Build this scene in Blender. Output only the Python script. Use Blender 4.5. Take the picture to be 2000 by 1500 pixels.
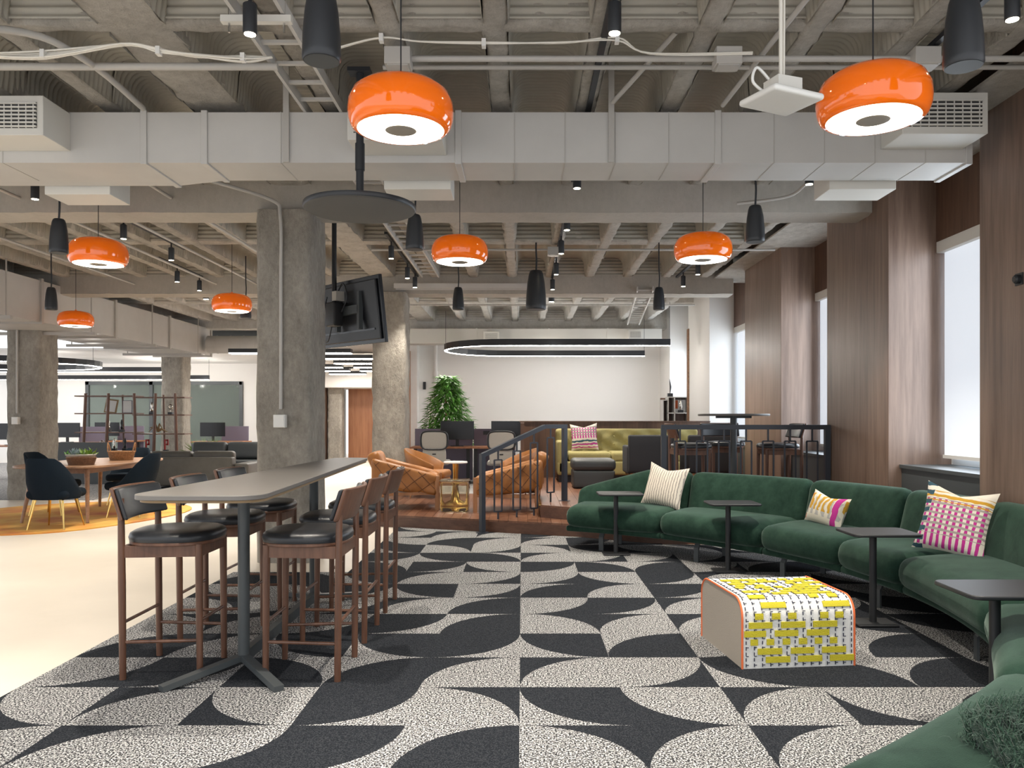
import bpy, bmesh, math, random
from mathutils import Vector, Matrix
random.seed(7)
for _o in list(bpy.data.objects): bpy.data.objects.remove(_o)
SC = bpy.context.scene
COL = SC.collection
PI = math.pi
# ---------------------------------------------------------------- camera
H = 1.355; FPX = 1577.0; VX = 1019.0; VY = 815.0
cam = bpy.data.cameras.new('camera'); cam.lens = FPX/2000*36; cam.sensor_width = 36
cam.shift_x = -(VX-1000)/2000; cam.shift_y = (VY-750)/2000; cam.clip_start = .05; cam.clip_end = 200
co = bpy.data.objects.new('camera', cam); COL.objects.link(co)
co.location = (0, 0, H); co.rotation_euler = (PI/2, 0, 0); SC.camera = co
# ---------------------------------------------------------------- world, exposure
w = bpy.data.worlds.new('world'); SC.world = w; w.use_nodes = True
w.node_tree.nodes['Background'].inputs[0].default_value = (.95, .97, 1.0, 1)
w.node_tree.nodes['Background'].inputs[1].default_value = 1.0
SC.view_settings.view_transform = 'Standard'; SC.view_settings.look = 'None'
SC.view_settings.gamma = 1; SC.view_settings.use_curve_mapping = False
SC.view_settings.exposure = .72
def area_light(name, loc, sx, sy, energy, col, rot=(0, 0, 0)):
    l = bpy.data.lights.new(name, 'AREA'); l.shape = 'RECTANGLE'; l.size = sx; l.size_y = sy; l.energy = energy; l.color = col
    o = bpy.data.objects.new(name, l); COL.objects.link(o); o.location = loc; o.rotation_euler = rot
    return o
WARM = (1, .92, .80)
def spot_light(loc, energy, size=1.5, blend=.7, col=WARM, rad=.03):
    l = bpy.data.lights.new('track_spot_light', 'SPOT'); l.energy = energy; l.spot_size = size; l.spot_blend = blend
    l.color = col; l.shadow_soft_size = rad
    o = bpy.data.objects.new('track_spot_light', l); COL.objects.link(o); o.location = loc
    return o
def X(px, Y): return (px-VX)/FPX*Y
def Z(py, Y): return H-(py-VY)/FPX*Y
# ---------------------------------------------------------------- materials
def new_mat(name):
    m = bpy.data.materials.new(name); m.use_nodes = True
    nt = m.node_tree; return m, nt, nt.nodes['Principled BSDF']
def nd(nt, typ, **kw):
    n = nt.nodes.new(typ)
    for k, v in kw.items():
        if k in n.inputs: n.inputs[k].default_value = v
        else: setattr(n, k, v)
    return n
def c4(c): return (c[0], c[1], c[2], 1)
def ramp(nt, fac, stops):
    r = nt.nodes.new('ShaderNodeValToRGB'); e = r.color_ramp.elements
    while len(e) < len(stops): e.new(.5)
    for i, (p, c) in enumerate(stops): e[i].position = p; e[i].color = c4(c)
    nt.links.new(fac, r.inputs[0]); return r.outputs[0]
def coords(nt, scale=(1, 1, 1)):
    tc = nt.nodes.new('ShaderNodeTexCoord'); mp = nt.nodes.new('ShaderNodeMapping')
    mp.inputs['Scale'].default_value = scale
    nt.links.new(tc.outputs['Object'], mp.inputs[0]); return mp.outputs[0]
def noise(nt, vec, scale, detail=6, rough=.6):
    n = nd(nt, 'ShaderNodeTexNoise'); n.inputs['Scale'].default_value = scale; n.inputs['Detail'].default_value = detail
    n.inputs['Roughness'].default_value = rough; nt.links.new(vec, n.inputs['Vector']); return n.outputs['Fac']
def bump(nt, b, height, strength, dist=.01):
    n = nt.nodes.new('ShaderNodeBump'); n.inputs['Strength'].default_value = strength; n.inputs['Distance'].default_value = dist
    nt.links.new(height, n.inputs['Height']); nt.links.new(n.outputs[0], b.inputs['Normal'])
def M(name, col, rough=.5, metal=0, var=0, vscale=4, bmp=0, bscale=60, coat=0, sheen=0, emit=None, estr=0, alpha=None, trans=0, ior=1.45, spec=None):
    m, nt, b = new_mat(name)
    b.inputs['Base Color'].default_value = c4(col); b.inputs['Roughness'].default_value = rough; b.inputs['Metallic'].default_value = metal
    if coat: b.inputs['Coat Weight'].default_value = coat; b.inputs['Coat Roughness'].default_value = .05
    if sheen: b.inputs['Sheen Weight'].default_value = sheen; b.inputs['Sheen Roughness'].default_value = .4
    if spec is not None: b.inputs['Specular IOR Level'].default_value = spec
    if emit: b.inputs['Emission Color'].default_value = c4(emit); b.inputs['Emission Strength'].default_value = estr
    if trans: b.inputs['Transmission Weight'].default_value = trans; b.inputs['IOR'].default_value = ior
    if var or bmp: v = coords(nt)
    if var:
        f = noise(nt, v, vscale)
        d = tuple(max(0, x*(1-var)) for x in col); u = tuple(min(1, x*(1+var)) for x in col)
        nt.links.new(ramp(nt, f, [(.3, d), (.7, u)]), b.inputs['Base Color'])
    if bmp: bump(nt, b, noise(nt, v, bscale, 4), bmp)
    return m
def wood(name, c1, c2, axis, rough=.45, stretch=14, fine=30, coat=0):
    m, nt, b = new_mat(name); s = [fine, fine, fine]; s[axis] = fine/stretch
    v = coords(nt, tuple(s)); f = noise(nt, v, 1, 8, .65)
    s2 = [5, 5, 5]; s2[axis] = .5
    v2 = coords(nt, tuple(s2)); f2 = noise(nt, v2, 1, 3)
    mx = nd(nt, 'ShaderNodeMath', operation='ADD'); nt.links.new(f, mx.inputs[0]); nt.links.new(f2, mx.inputs[1])
    hv = nd(nt, 'ShaderNodeMath', operation='MULTIPLY'); hv.inputs[1].default_value = .5; nt.links.new(mx.outputs[0], hv.inputs[0])
    nt.links.new(ramp(nt, hv.outputs[0], [(.35, c1), (.65, c2)]), b.inputs['Base Color'])
    b.inputs['Roughness'].default_value = rough
    if coat: b.inputs['Coat Weight'].default_value = coat
    bump(nt, b, f, .08)
    return m
def concrete(name, c1, c2, c3, sc=2.2, bstr=.5):
    m, nt, b = new_mat(name); v = coords(nt, (1, 1, .6))
    f = noise(nt, v, sc, 10, .68); g = noise(nt, v, 22, 8, .75)
    mx = nd(nt, 'ShaderNodeMix', data_type='RGBA'); mx.inputs[0].default_value = .4
    nt.links.new(ramp(nt, f, [(.3, c1), (.5, c2), (.72, c3)]), mx.inputs[6]); nt.links.new(ramp(nt, g, [(.3, c1), (.7, c3)]), mx.inputs[7])
    nt.links.new(mx.outputs[2], b.inputs['Base Color']); b.inputs['Roughness'].default_value = .85
    bump(nt, b, g, bstr, .035); return m
def corrugated(name, col):
    m, nt, b = new_mat(name); v = coords(nt); f = noise(nt, v, 3)
    nt.links.new(ramp(nt, f, [(.3, tuple(x*.85 for x in col)), (.7, tuple(min(1, x*1.12) for x in col))]), b.inputs['Base Color'])
    b.inputs['Roughness'].default_value = .55; return m
def speckle(name, c1, c2, thr, sc=130):
    m, nt, b = new_mat(name); tc = nt.nodes.new('ShaderNodeTexCoord'); ob = nt.nodes.new('ShaderNodeObjectInfo')
    ad = nd(nt, 'ShaderNodeVectorMath', operation='ADD'); nt.links.new(tc.outputs['Object'], ad.inputs[0]); nt.links.new(ob.outputs['Location'], ad.inputs[1])
    f = noise(nt, ad.outputs[0], sc, 2, .6)
    nt.links.new(ramp(nt, f, [(thr-.025, c1), (thr+.025, c2)]), b.inputs['Base Color']); b.inputs['Roughness'].default_value = .95
    b.inputs['Specular IOR Level'].default_value = .1
    bump(nt, b, f, .6, .006); return m
def velvet(name, c1, c2):
    m, nt, b = new_mat(name); v = coords(nt)
    f = noise(nt, v, 7, 5, .7); g = noise(nt, v, 260, 2)
    nt.links.new(ramp(nt, f, [(.3, c1), (.72, c2)]), b.inputs['Base Color']); b.inputs['Roughness'].default_value = .9
    b.inputs['Sheen Weight'].default_value = .35; b.inputs['Sheen Roughness'].default_value = .35; b.inputs['Sheen Tint'].default_value = (.6, .75, .65, 1)
    b.inputs['Specular IOR Level'].default_value = .15
    bump(nt, b, g, .35, .004); return m
MT = {}
MT['concrete'] = concrete('raw_concrete', (.17, .155, .135), (.33, .30, .255), (.54, .50, .44), 3.2, .9)
MT['beam'] = concrete('painted_concrete', (.34, .315, .275), (.42, .39, .345), (.48, .45, .40), 1.5, .25)
MT['joist'] = concrete('rough_joist_concrete', (.34, .31, .26), (.54, .50, .44), (.70, .66, .59), 6, 1.0)
MT['joist_white'] = concrete('whitewashed_concrete', (.50, .47, .42), (.68, .65, .60), (.80, .78, .74), 5, .8)
MT['slab'] = M('slab_paint', (.20, .185, .155), .9)
MT['pan'] = corrugated('corrugated_pan', (.40, .375, .32))
MT['pan_white'] = corrugated('corrugated_pan_white', (.60, .58, .54))
MT['duct'] = M('duct_paint', (.52, .505, .48), .5, var=.05, vscale=2)
MT['duct_light'] = M('register_paint', (.66, .64, .59), .5)
MT['conduit'] = M('conduit_paint', (.44, .42, .39), .45)
MT['cable'] = M('white_cable', (.72, .69, .62), .5)
MT['black'] = M('black_metal', (.018, .02, .024), .42)
MT['black_satin'] = M('black_powdercoat', (.012, .013, .015), .5)
MT['rail'] = M('dark_rail_metal', (.028, .033, .045), .4)
MT['grey_metal'] = M('graphite_metal', (.06, .068, .072), .45)
MT['white'] = M('white_wall_paint', (.80, .78, .75), .7)
MT['white_plastic'] = M('white_plastic', (.75, .74, .71), .4)
MT['wallwood'] = wood('veneer_panel', (.12, .073, .052), (.26, .175, .13), 2, .42, 18, 26)
MT['darkwood'] = wood('dark_veneer', (.06, .03, .018), (.15, .08, .05), 2, .45, 14, 26)
MT['walnut'] = wood('walnut', (.07, .03, .018), (.175, .082, .048), 2, .38, 12, 40)
MT['walnut_top'] = wood('walnut_top', (.20, .10, .055), (.38, .215, .12), 1, .4, 12, 25)
MT['teak'] = wood('oiled_teak', (.26, .11, .045), (.42, .20, .085), 2, .4, 10, 30)
MT['planks'] = wood('plank_floor', (.10, .042, .024), (.23, .108, .062), 1, .32, 10, 22)
MT['plank2'] = wood('plank_floor_dark', (.09, .036, .02), (.20, .09, .05), 1, .32, 10, 22)
MT['riser'] = wood('step_riser_wood', (.07, .03, .018), (.15, .07, .04), 0, .35, 12, 26)
MT['leather'] = M('black_leather', (.016, .018, .022), .33, bmp=.12, bscale=220)
MT['navy'] = M('navy_wool', (.006, .012, .020), .95, spec=.2, bmp=.3, bscale=300)
MT['green'] = velvet('green_velvet', (.009, .027, .018), (.026, .060, .041))
MT['tan'] = M('tan_leather', (.29, .11, .022), .45, var=.15, vscale=8, bmp=.1, bscale=150)
MT['seam'] = M('tan_seam', (.12, .042, .01), .6)
MT['olive'] = M('olive_fabric', (.34, .295, .12), .9, var=.08, vscale=60, bmp=.3, bscale=250)
MT['charcoal'] = M('charcoal_fabric', (.025, .026, .03), .95, bmp=.4, bscale=250)
MT['dgrey_leather'] = M('grey_leather', (.045, .05, .052), .42, bmp=.15, bscale=120)
MT['sofa_grey'] = M('taupe_leather', (.085, .08, .07), .5, var=.12, vscale=6, bmp=.1, bscale=90)
MT['cream_floor'] = M('polished_cream_floor', (.69, .62, .53), .45, var=.05, vscale=1.2)
MT['grey_carpet'] = speckle('grey_carpet', (.20, .20, .21), (.38, .37, .36), .5, 40)
MT['carpet_dark'] = speckle('carpet_charcoal', (.011, .013, .017), (.034, .037, .043), .52, 160)
MT['carpet_light'] = speckle('carpet_speckle', (.035, .036, .04), (.56, .555, .545), .525, 120)
MT['brass'] = M('brass', (.62, .42, .14), .22, 1)
MT['chrome'] = M('steel', (.6, .6, .6), .25, 1)
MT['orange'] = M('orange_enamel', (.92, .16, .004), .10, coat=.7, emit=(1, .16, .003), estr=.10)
MT['lamp'] = M('lamp_diffuser', (1, .93, .82), .5, emit=(1, .90, .74), estr=5)
MT['recess_shade'] = M('lamp_recess_shade', (.30, .27, .23), .6)  # grey tone paints the shade inside the pendant recess
MT['spot_face'] = M('spot_lens', (1, .9, .7), .3, emit=(1, .86, .6), estr=40)
MT['led'] = M('led_strip', (1, 1, 1), .5, emit=(1, .95, .88), estr=26)
MT['blind'] = M('glowing_blind_fabric', (.72, .75, .78), .9, emit=(.80, .88, 1.0), estr=.36)  # emission stands for daylight glowing through the fabric
MT['glass_day'] = M('daylit_pane', (.7, .8, .9), .1, emit=(.8, .9, 1), estr=.8)
MT['screen'] = M('monitor_screen', (.008, .009, .012), .25)
MT['purple'] = M('purple_felt', (.185, .165, .22), .95, bmp=.2, bscale=200)
MT['glass'] = M('smoked_glass', (.62, .56, .44), .03, trans=.95, ior=1.2)
MT['office_glass'] = M('office_glass', (.55, .62, .58), .04, trans=.85, ior=1.08)
MT['marble'] = M('white_marble', (.75, .73, .69), .25, var=.08, vscale=5)
MT['table_grey'] = M('grey_laminate', (.145, .135, .125), .42)
MT['ply'] = M('plywood_edge', (.30, .20, .10), .5)
MT['linen'] = M('beige_linen', (.42, .37, .31), .95, bmp=.5, bscale=260)
MT['canvas'] = M('white_canvas', (.80, .80, .78), .95, bmp=.4, bscale=240)
MT['yellow'] = M('chartreuse_wool', (.60, .52, .03), .95, bmp=.6, bscale=200)
MT['navy_thread'] = M('navy_thread', (.015, .02, .05), .9)
MT['piping'] = M('orange_piping', (.75, .16, .05), .8)
MT['leaf'] = M('plant_leaf', (.10, .27, .04), .5, var=.4, vscale=8)
MT['leaf2'] = M('lime_leaf', (.22, .36, .06), .5, var=.3, vscale=8)
MT['leaf3'] = M('grey_succulent', (.32, .40, .42), .6, var=.2, vscale=20)
MT['wicker'] = M('brown_wicker', (.16, .075, .035), .7, var=.4, vscale=50)
MT['wicker2'] = M('light_wicker', (.34, .17, .07), .7, var=.4, vscale=50)
MT['pot'] = M('stone_bowl', (.42, .40, .36), .7)
MT['mesh_grey'] = M('chair_mesh', (.42, .40, .36), .7, bmp=.6, bscale=150)
MT['seatgrey'] = M('task_seat', (.30, .29, .27), .8)
MT['red'] = M('red_trophy', (.42, .02, .015), .35)
MT['silver'] = M('silver_trophy', (.65, .62, .56), .2, 1)
MT['brick'] = M('exposed_brick', (.27, .15, .09), .9, var=.5, vscale=30, bmp=.6)
MT['fur'] = M('green_sheepskin', (.018, .06, .035), .7, sheen=.5)
MT['grille'] = M('grille_dark', (.03, .03, .03), .8)
MT['copperwood'] = wood('reddish_door', (.26, .10, .045), (.42, .19, .09), 2, .4, 14, 20)
def rug_mat():
    m, nt, b = new_mat('orange_rug'); v = coords(nt); f = noise(nt, v, .9, 3, .5)
    nt.links.new(ramp(nt, f, [(.34, (.50, .11, .04)), (.45, (.66, .30, .05)), (.55, (.72, .42, .09)), (.66, (.55, .20, .05))]), b.inputs['Base Color'])
    b.inputs['Roughness'].default_value = .95; return m
MT['rug'] = rug_mat()
def pillow_mat(name, base, layers):
    """layers: (colour, wave axis, wave scale, threshold, distortion, mask axis, lo, hi)"""
    m, nt, b = new_mat(name); v = coords(nt); col = None
    rgb = nd(nt, 'ShaderNodeRGB'); rgb.outputs[0].default_value = c4(base); cur = rgb.outputs[0]
    sep = nt.nodes.new('ShaderNodeSeparateXYZ'); nt.links.new(v, sep.inputs[0])
    for (c, ax, sc, th, dist, max_, lo, hi) in layers:
        wv = nd(nt, 'ShaderNodeTexWave', bands_direction=ax); wv.inputs['Scale'].default_value = sc; wv.inputs['Distortion'].default_value = dist
        wv.inputs['Detail Scale'].default_value = 2.0; nt.links.new(v, wv.inputs['Vector'])
        g = nd(nt, 'ShaderNodeMath', operation='GREATER_THAN'); g.inputs[1].default_value = th; nt.links.new(wv.outputs['Fac'], g.inputs[0])
        a = nd(nt, 'ShaderNodeMath', operation='GREATER_THAN'); a.inputs[1].default_value = lo; nt.links.new(sep.outputs[max_], a.inputs[0])
        z = nd(nt, 'ShaderNodeMath', operation='LESS_THAN'); z.inputs[1].default_value = hi; nt.links.new(sep.outputs[max_], z.inputs[0])
        p = nd(nt, 'ShaderNodeMath', operation='MULTIPLY'); nt.links.new(g.outputs[0], p.inputs[0]); nt.links.new(a.outputs[0], p.inputs[1])
        q = nd(nt, 'ShaderNodeMath', operation='MULTIPLY'); nt.links.new(p.outputs[0], q.inputs[0]); nt.links.new(z.outputs[0], q.inputs[1])
        mx = nd(nt, 'ShaderNodeMix', data_type='RGBA'); nt.links.new(q.outputs[0], mx.inputs[0]); nt.links.new(cur, mx.inputs[6]); mx.inputs[7].default_value = c4(c)
        cur = mx.outputs[2]
    nt.links.new(cur, b.inputs['Base Color']); b.inputs['Roughness'].default_value = .95
    bump(nt, b, noise(nt, v, 250, 2), .4, .004); return m
CRM = (.70, .63, .53); MAG = (.50, .03, .26); GRY = (.30, .27, .25); MUS = (.55, .30, .03); TEAL = (.03, .08, .11)
MT['p_wave'] = pillow_mat('pillow_wavy_grey', CRM, [((.36, .32, .28), 'X', 12, .62, 2.2, 2, -9, 9)])
MT['p_mustard'] = pillow_mat('pillow_mustard_scribble', (.72, .66, .54), [((.45, .43, .40), 'X', 4.2, .6, 5, 2, -.07, .08), (MUS, 'X', 5, .55, 6, 2, -.03, .11), (MAG, 'X', 3, .45, 3, 0, .12, .21), ((.50, .10, .04), 'Z', 5, .5, 3, 0, -.24, -.185)])
MT['p_pink'] = pillow_mat('pillow_magenta_check', (.74, .68, .58), [(MAG, 'X', 8, .55, 1, 2, -.2, .12), ((.36, .32, .29), 'Z', 9, .6, 1.5, 2, -.12, .12), (MUS, 'Z', 8, .5, 2, 2, .10, .17), (TEAL, 'Z', 5, .5, 3, 0, -.24, -.15)])
MT['p_multi'] = pillow_mat('pillow_magenta_bands', (.66, .58, .50), [(MAG, 'X', 7, .5, 1, 2, -.03, .15), (GRY, 'Z', 7, .55, 2, 2, .02, .18), (TEAL, 'Z', 6, .45, 3, 2, -.16, -.05), (MAG, 'Z', 6, .75, 3, 2, -.2, -.1)])
# ---------------------------------------------------------------- mesh builder
class MB:
    def __init__(s): s.v = []; s.f = []; s.m = []
    def add(s, vs, fs, m=0):
        o = len(s.v); s.v += [tuple(p) for p in vs]; s.f += [tuple(i+o for i in f) for f in fs]; s.m += [m]*len(fs); return s
    def box(s, x0, x1, y0, y1, z0, z1, m=0):
        return s.add([(x0, y0, z0), (x1, y0, z0), (x1, y1, z0), (x0, y1, z0), (x0, y0, z1), (x1, y0, z1), (x1, y1, z1), (x0, y1, z1)],
                     [(0, 3, 2, 1), (4, 5, 6, 7), (0, 1, 5, 4), (1, 2, 6, 5), (2, 3, 7, 6), (3, 0, 4, 7)], m)
    def prism(s, poly, z0, z1, m=0):
        n = len(poly); vs = [(x, y, z0) for x, y in poly]+[(x, y, z1) for x, y in poly]
        fs = [tuple(reversed(range(n))), tuple(range(n, 2*n))]+[(i, (i+1) % n, n+(i+1) % n, n+i) for i in range(n)]
        return s.add(vs, fs, m)
    def bar(s, a, b, w, h, m=0, up=(0, 0, 1)):
        a = Vector(a); b = Vector(b); d = (b-a).normalized(); u = Vector(up)
        if abs(d.dot(u)) > .98: u = Vector((0, 1, 0))
        r = d.cross(u).normalized(); u = r.cross(d)
        vs = [p+r*i*w/2+u*j*h/2 for p in (a, b) for i, j in ((-1, -1), (1, -1), (1, 1), (-1, 1))]
        return s.add(vs, [(0, 1, 2, 3), (7, 6, 5, 4), (0, 4, 5, 1), (1, 5, 6, 2), (2, 6, 7, 3), (3, 7, 4, 0)], m)
    def tube(s, path, r, n=8, m=0):
        path = [Vector(p) for p in path]; rr = r if isinstance(r, (list, tuple)) else [r]*len(path)
        vs = []; prev = None
        for i, p in enumerate(path):
            d = (path[min(i+1, len(path)-1)]-path[max(i-1, 0)]).normalized()
            if prev is None: u = Vector((0, 0, 1)) if abs(d.z) < .9 else Vector((1, 0, 0))
            else: u = prev
            a = d.cross(u).normalized(); u = a.cross(d).normalized(); prev = u
            vs += [p+(a*math.cos(2*PI*k/n)+u*math.sin(2*PI*k/n))*rr[i] for k in range(n)]
        fs = [(i*n+k, i*n+(k+1) % n, (i+1)*n+(k+1) % n, (i+1)*n+k) for i in range(len(path)-1) for k in range(n)]
        fs += [tuple(reversed(range(n))), tuple(range((len(path)-1)*n, len(path)*n))]
        return s.add(vs, fs, m)
    def lathe(s, prof, n=24, c=(0, 0, 0), m=0, sx=1, sy=1):
        vs = [(c[0]+r*math.cos(2*PI*k/n)*sx, c[1]+r*math.sin(2*PI*k/n)*sy, c[2]+z) for r, z in prof for k in range(n)]
        fs = [(i*n+k, i*n+(k+1) % n, (i+1)*n+(k+1) % n, (i+1)*n+k) for i in range(len(prof)-1) for k in range(n)]
        if prof[0][0] > 1e-5: fs.append(tuple(reversed(range(n))))
        if prof[-1][0] > 1e-5: fs.append(tuple(range((len(prof)-1)*n, len(prof)*n)))
        return s.add(vs, fs, m)
    def rbox(s, h, r, n=8, fn=None, m=0, seg=None):
        """rounded box, half sizes h, edge radius r; fn maps every point"""
        seg = seg or (n, n, n); idx = {}; vs = []; fs = []
        def samples(hh, k):
            a = [-hh+r*(1-math.cos(PI/2*i/3)) for i in range(3)]
            return a+[-(hh-r)+2*(hh-r)*i/k for i in range(k+1)]+[-x for x in reversed(a)]
        S = [samples(h[i], seg[i]) for i in range(3)]
        def vid(p):
            q = [max(-(h[i]-r), min(h[i]-r, p[i])) for i in range(3)]
            d = Vector([p[i]-q[i] for i in range(3)])
            if d.length > 1e-9: d = d.normalized()*r
            q = (q[0]+d.x, q[1]+d.y, q[2]+d.z); k = tuple(round(c, 5) for c in q)
            if k not in idx: idx[k] = len(vs); vs.append(fn(*q) if fn else q)
            return idx[k]
        for ax in range(3):
            u, v = (ax+1) % 3, (ax+2) % 3
            for sg in (-1, 1):
                for i in range(len(S[u])-1):
                    for j in range(len(S[v])-1):
                        q = []
                        for a, b in ((i, j), (i+1, j), (i+1, j+1), (i, j+1)):
                            p = [0, 0, 0]; p[ax] = sg*h[ax]; p[u] = S[u][a]; p[v] = S[v][b]; q.append(vid(p))
                        if sg < 0: q.reverse()
                        if len(set(q)) == 4: fs.append(tuple(q))
                        elif len(set(q)) == 3:
                            t = []; [t.append(a) for a in q if a not in t]; fs.append(tuple(t))
        return s.add(vs, fs, m)
    def build(s, name, mats, parent=None, loc=None, rot=None, smooth=True, bevel=0, ang=38):
        me = bpy.data.meshes.new(name); me.from_pydata(s.v, [], s.f); me.update()
        for m in (mats if isinstance(mats, list) else [mats]): me.materials.append(MT[m] if isinstance(m, str) else m)
        for p, i in zip(me.polygons, s.m): p.material_index = i
        if smooth:
            me.shade_smooth(); me.set_sharp_from_angle(angle=math.radians(ang))
        o = bpy.data.objects.new(name, me); COL.objects.link(o); o.parent = parent
        if loc: o.location = loc
        if rot: o.rotation_euler = rot
        if bevel:
            b = o.modifiers.new('bevel', 'BEVEL'); b.width = bevel; b.segments = 2; b.limit_method = 'ANGLE'
        return o
def tag(o, label, cat, group=None):
    o['label'] = label; o['category'] = cat
    if group: o['group'] = group
    return o
def struct(o, label=None):
    o['kind'] = 'structure'
    return o
def thing(name, label, cat, loc=(0, 0, 0), rz=0, group=None):
    o = bpy.data.objects.new(name, None); COL.objects.link(o); o.location = loc; o.rotation_euler = (0, 0, rz); o.empty_display_size = .1
    return tag(o, label, cat, group)
def sempty(name):
    o = bpy.data.objects.new(name, None); COL.objects.link(o); o['kind'] = 'structure'; return o
def link_copy(src, parent=None, loc=None, rot=None, scale=None, name=None):
    c = src.copy(); COL.objects.link(c); c.parent = parent
    if loc is not None: c.location = loc
    if rot is not None: c.rotation_euler = rot
    if scale is not None: c.scale = scale
    return c
def dup(root, loc, rz, label, group=None):
    r = link_copy(root, None, loc, (0, 0, rz)); r['label'] = label
    if group: r['group'] = group
    for ch in list(root.children):
        c = link_copy(ch, r)
        for g in list(ch.children): link_copy(g, c)
    return r
def arcpts(pts, n=6):
    """smooth path (Catmull-Rom)"""
    P = [Vector(p) for p in pts]; P = [P[0]]+P+[P[-1]]; out = []
    for i in range(1, len(P)-2):
        for k in range(n):
            t = k/n; a, b, c, d = P[i-1], P[i], P[i+1], P[i+2]
            out.append(.5*((2*b)+(c-a)*t+(2*a-5*b+4*c-d)*t*t+(3*b-3*c+d-a)*t**3))
    out.append(P[-2]); return out
for _ya, _yb in ((5.9, 7.2), (8.8, 10.2), (12.0, 14.1), (16.1, 17.9)):     # added area lamps before the blinds stand for window daylight
    area_light('window_daylight_fill', (3.70, (_ya+_yb)/2, 1.95), 1.8, _yb-_ya, 22, (.80, .90, 1), (0, PI/2, 0))
# ================================================================ SETTING
XP = 3.3; XW = 3.85                     # pier faces and window plane of the right wall
ZB = 3.27; ZJ = 3.54; ZS = 3.86         # beam underside, joist underside, slab
# ---- floors
fl = MB().box(-16, 4.2, -1.0, 30, -.12, 0).build('floor', 'cream_floor'); struct(fl)
oc = MB().box(-16, -7.0, 13.2, 23.9, 0, .006).build('office_carpet', 'grey_carpet', fl)
# carpet tiles: quarter-circle pattern, read from the photograph (column, row) -> (corner, inside)
T = 0.5
pat = {}
def row(r, c0, s):
    for i, t in enumerate(s.split()):
        if t != '--': pat[(c0+i, r)] = (t[:2], t[2])
row(6, -5, 'SEL SEL NWL NWD SED SWL SEL SEL'); row(7, -5, 'NEL SEL NEL NWD SWL NED NEL SEL NEL SED')
row(8, -5, 'NWL NWD SWD SED SEL SEL NWL NED SWD SED'); row(9, -5, 'SED SEL NED NED NWD NED SED NWL SEL SED')
row(10, -2, 'NWD SED SWL SEL SEL'); row(11, -2, 'SEL SED NWL NWD SEL'); row(12, -2, 'NED NWL SED SEL NWD')
row(13, -2, 'SEL NWL NWL NEL NWD'); row(14, -2, 'NWD NEL NWD SWD SED'); row(15, -2, 'NED SWD SEL NWL NWL')
row(16, -3, 'NED SWL NWL SWL NED'); row(17, -2, 'SED SEL SEL NWD')
CORN = {'SW': (0, 0), 'SE': (T, 0), 'NE': (T, T), 'NW': (0, T)}
def tile_mesh(corner, inside):
    cx, cy = CORN[corner]; N = 14; sx = 1 if cx == 0 else -1; sy = 1 if cy == 0 else -1
    arc = [(cx+sx*T*math.cos(PI/2*k/N), cy+sy*T*math.sin(PI/2*k/N)) for k in range(N+1)]
    opp = (T-cx, T-cy); mb = MB(); a, b = (0, 1) if inside == 'D' else (1, 0)
    h = .008
    def poly(p, m):
        ar = sum(p[i][0]*p[(i+1) % len(p)][1]-p[(i+1) % len(p)][0]*p[i][1] for i in range(len(p)))
        if ar < 0: p = p[::-1]
        mb.add([(x, y, h) for x, y in p], [tuple(range(len(p)))], m)
    poly([(cx, cy)]+arc, a)
    for k in range(N): poly([opp, arc[k], arc[k+1]], b)
    g = .0006
    mb.add([(g, g, 0), (T-g, g, 0), (T-g, T-g, 0), (g, T-g, 0), (g, g, h), (T-g, g, h), (T-g, T-g, h), (g, T-g, h)], [(0, 1, 5, 4), (1, 2, 6, 5), (2, 3, 7, 6), (3, 0, 4, 7)], 0)
    return mb
protos = {}
rng = random.Random(3)
def plat_front(x):                       # front edge of the low wooden platform
    pts = [(-2.0, 10.1), (.62, 9.1), (1.4, 8.62), (3.3, 8.5)]
    for (a, b), (c, d) in zip(pts, pts[1:]):
        if a <= x <= c: return b+(d-b)*(x-a)/(c-a)
    return 10.1 if x < -2 else 8.5
for c in range(-5, 7):
    for r in range(3, 20):
        x0 = c*T-.01; y0 = .03+r*T
        if x0+T > XP or y0+.1 > max(plat_front(x0), plat_front(x0+T)): continue
        if x0 < -1.6 and y0 > 7.0 and x0 < -1.9: continue
        t = pat.get((c, r)) or (rng.choice(['SW', 'SE', 'NE', 'NW']), rng.choice('DLL'))
        if t not in protos: o = protos[t] = tile_mesh(*t).build('carpet_tile', ['carpet_dark', 'carpet_light'], fl, smooth=False)
        else: o = link_copy(protos[t], fl)
        o.location = (x0, y0, 0)
# ---- platforms with planks
pf1 = [(-2.0, 10.1), (.62, 9.1), (1.4, 8.62), (3.3, 8.5), (3.3, 19.2), (-2.0, 19.2)]
pl = MB().prism(pf1, 0.001, .128).build('floor_platform', 'riser'); struct(pl)
oc2 = MB().box(-2.0, 3.3, 12.75, 19.2, .128, .15).build('office_carpet', 'grey_carpet', pl)
pf2 = [(.226, 9.72), (.72, 9.36), (1.42, 8.80), (3.3, 8.56), (3.3, 14.15), (.226, 14.15)]
pl2 = MB().prism(pf2, .15, .278).build('floor_upper_platform', 'riser'); struct(pl2)
def planks(parent, x0, x1, front, yend, z0, z1, wd=.115):
    x = x0; k = 0
    while x < x1-.02:
        xa, xb = x+.0015, min(x+wd, x1)-.0015
        y = 0; a0, b0 = front(xa), front(xb); first = rng.uniform(.25, .85)
        while True:
            a1 = min(a0, b0)+first if y == 0 else a0+.85
            a1 = min(a1, yend)
            if a1-max(a0, b0) > .03:
                MB().prism([(xa, a0+.0015), (xb, b0+.0015), (xb, a1-.0015), (xa, a1-.0015)], z0, z1).build('floor_plank', rng.choice(['planks', 'planks', 'plank2']), parent, smooth=False)
            y += 1; a0 = b0 = a1
            if a1 >= yend-.01: break
        x += wd; k += 1
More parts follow.
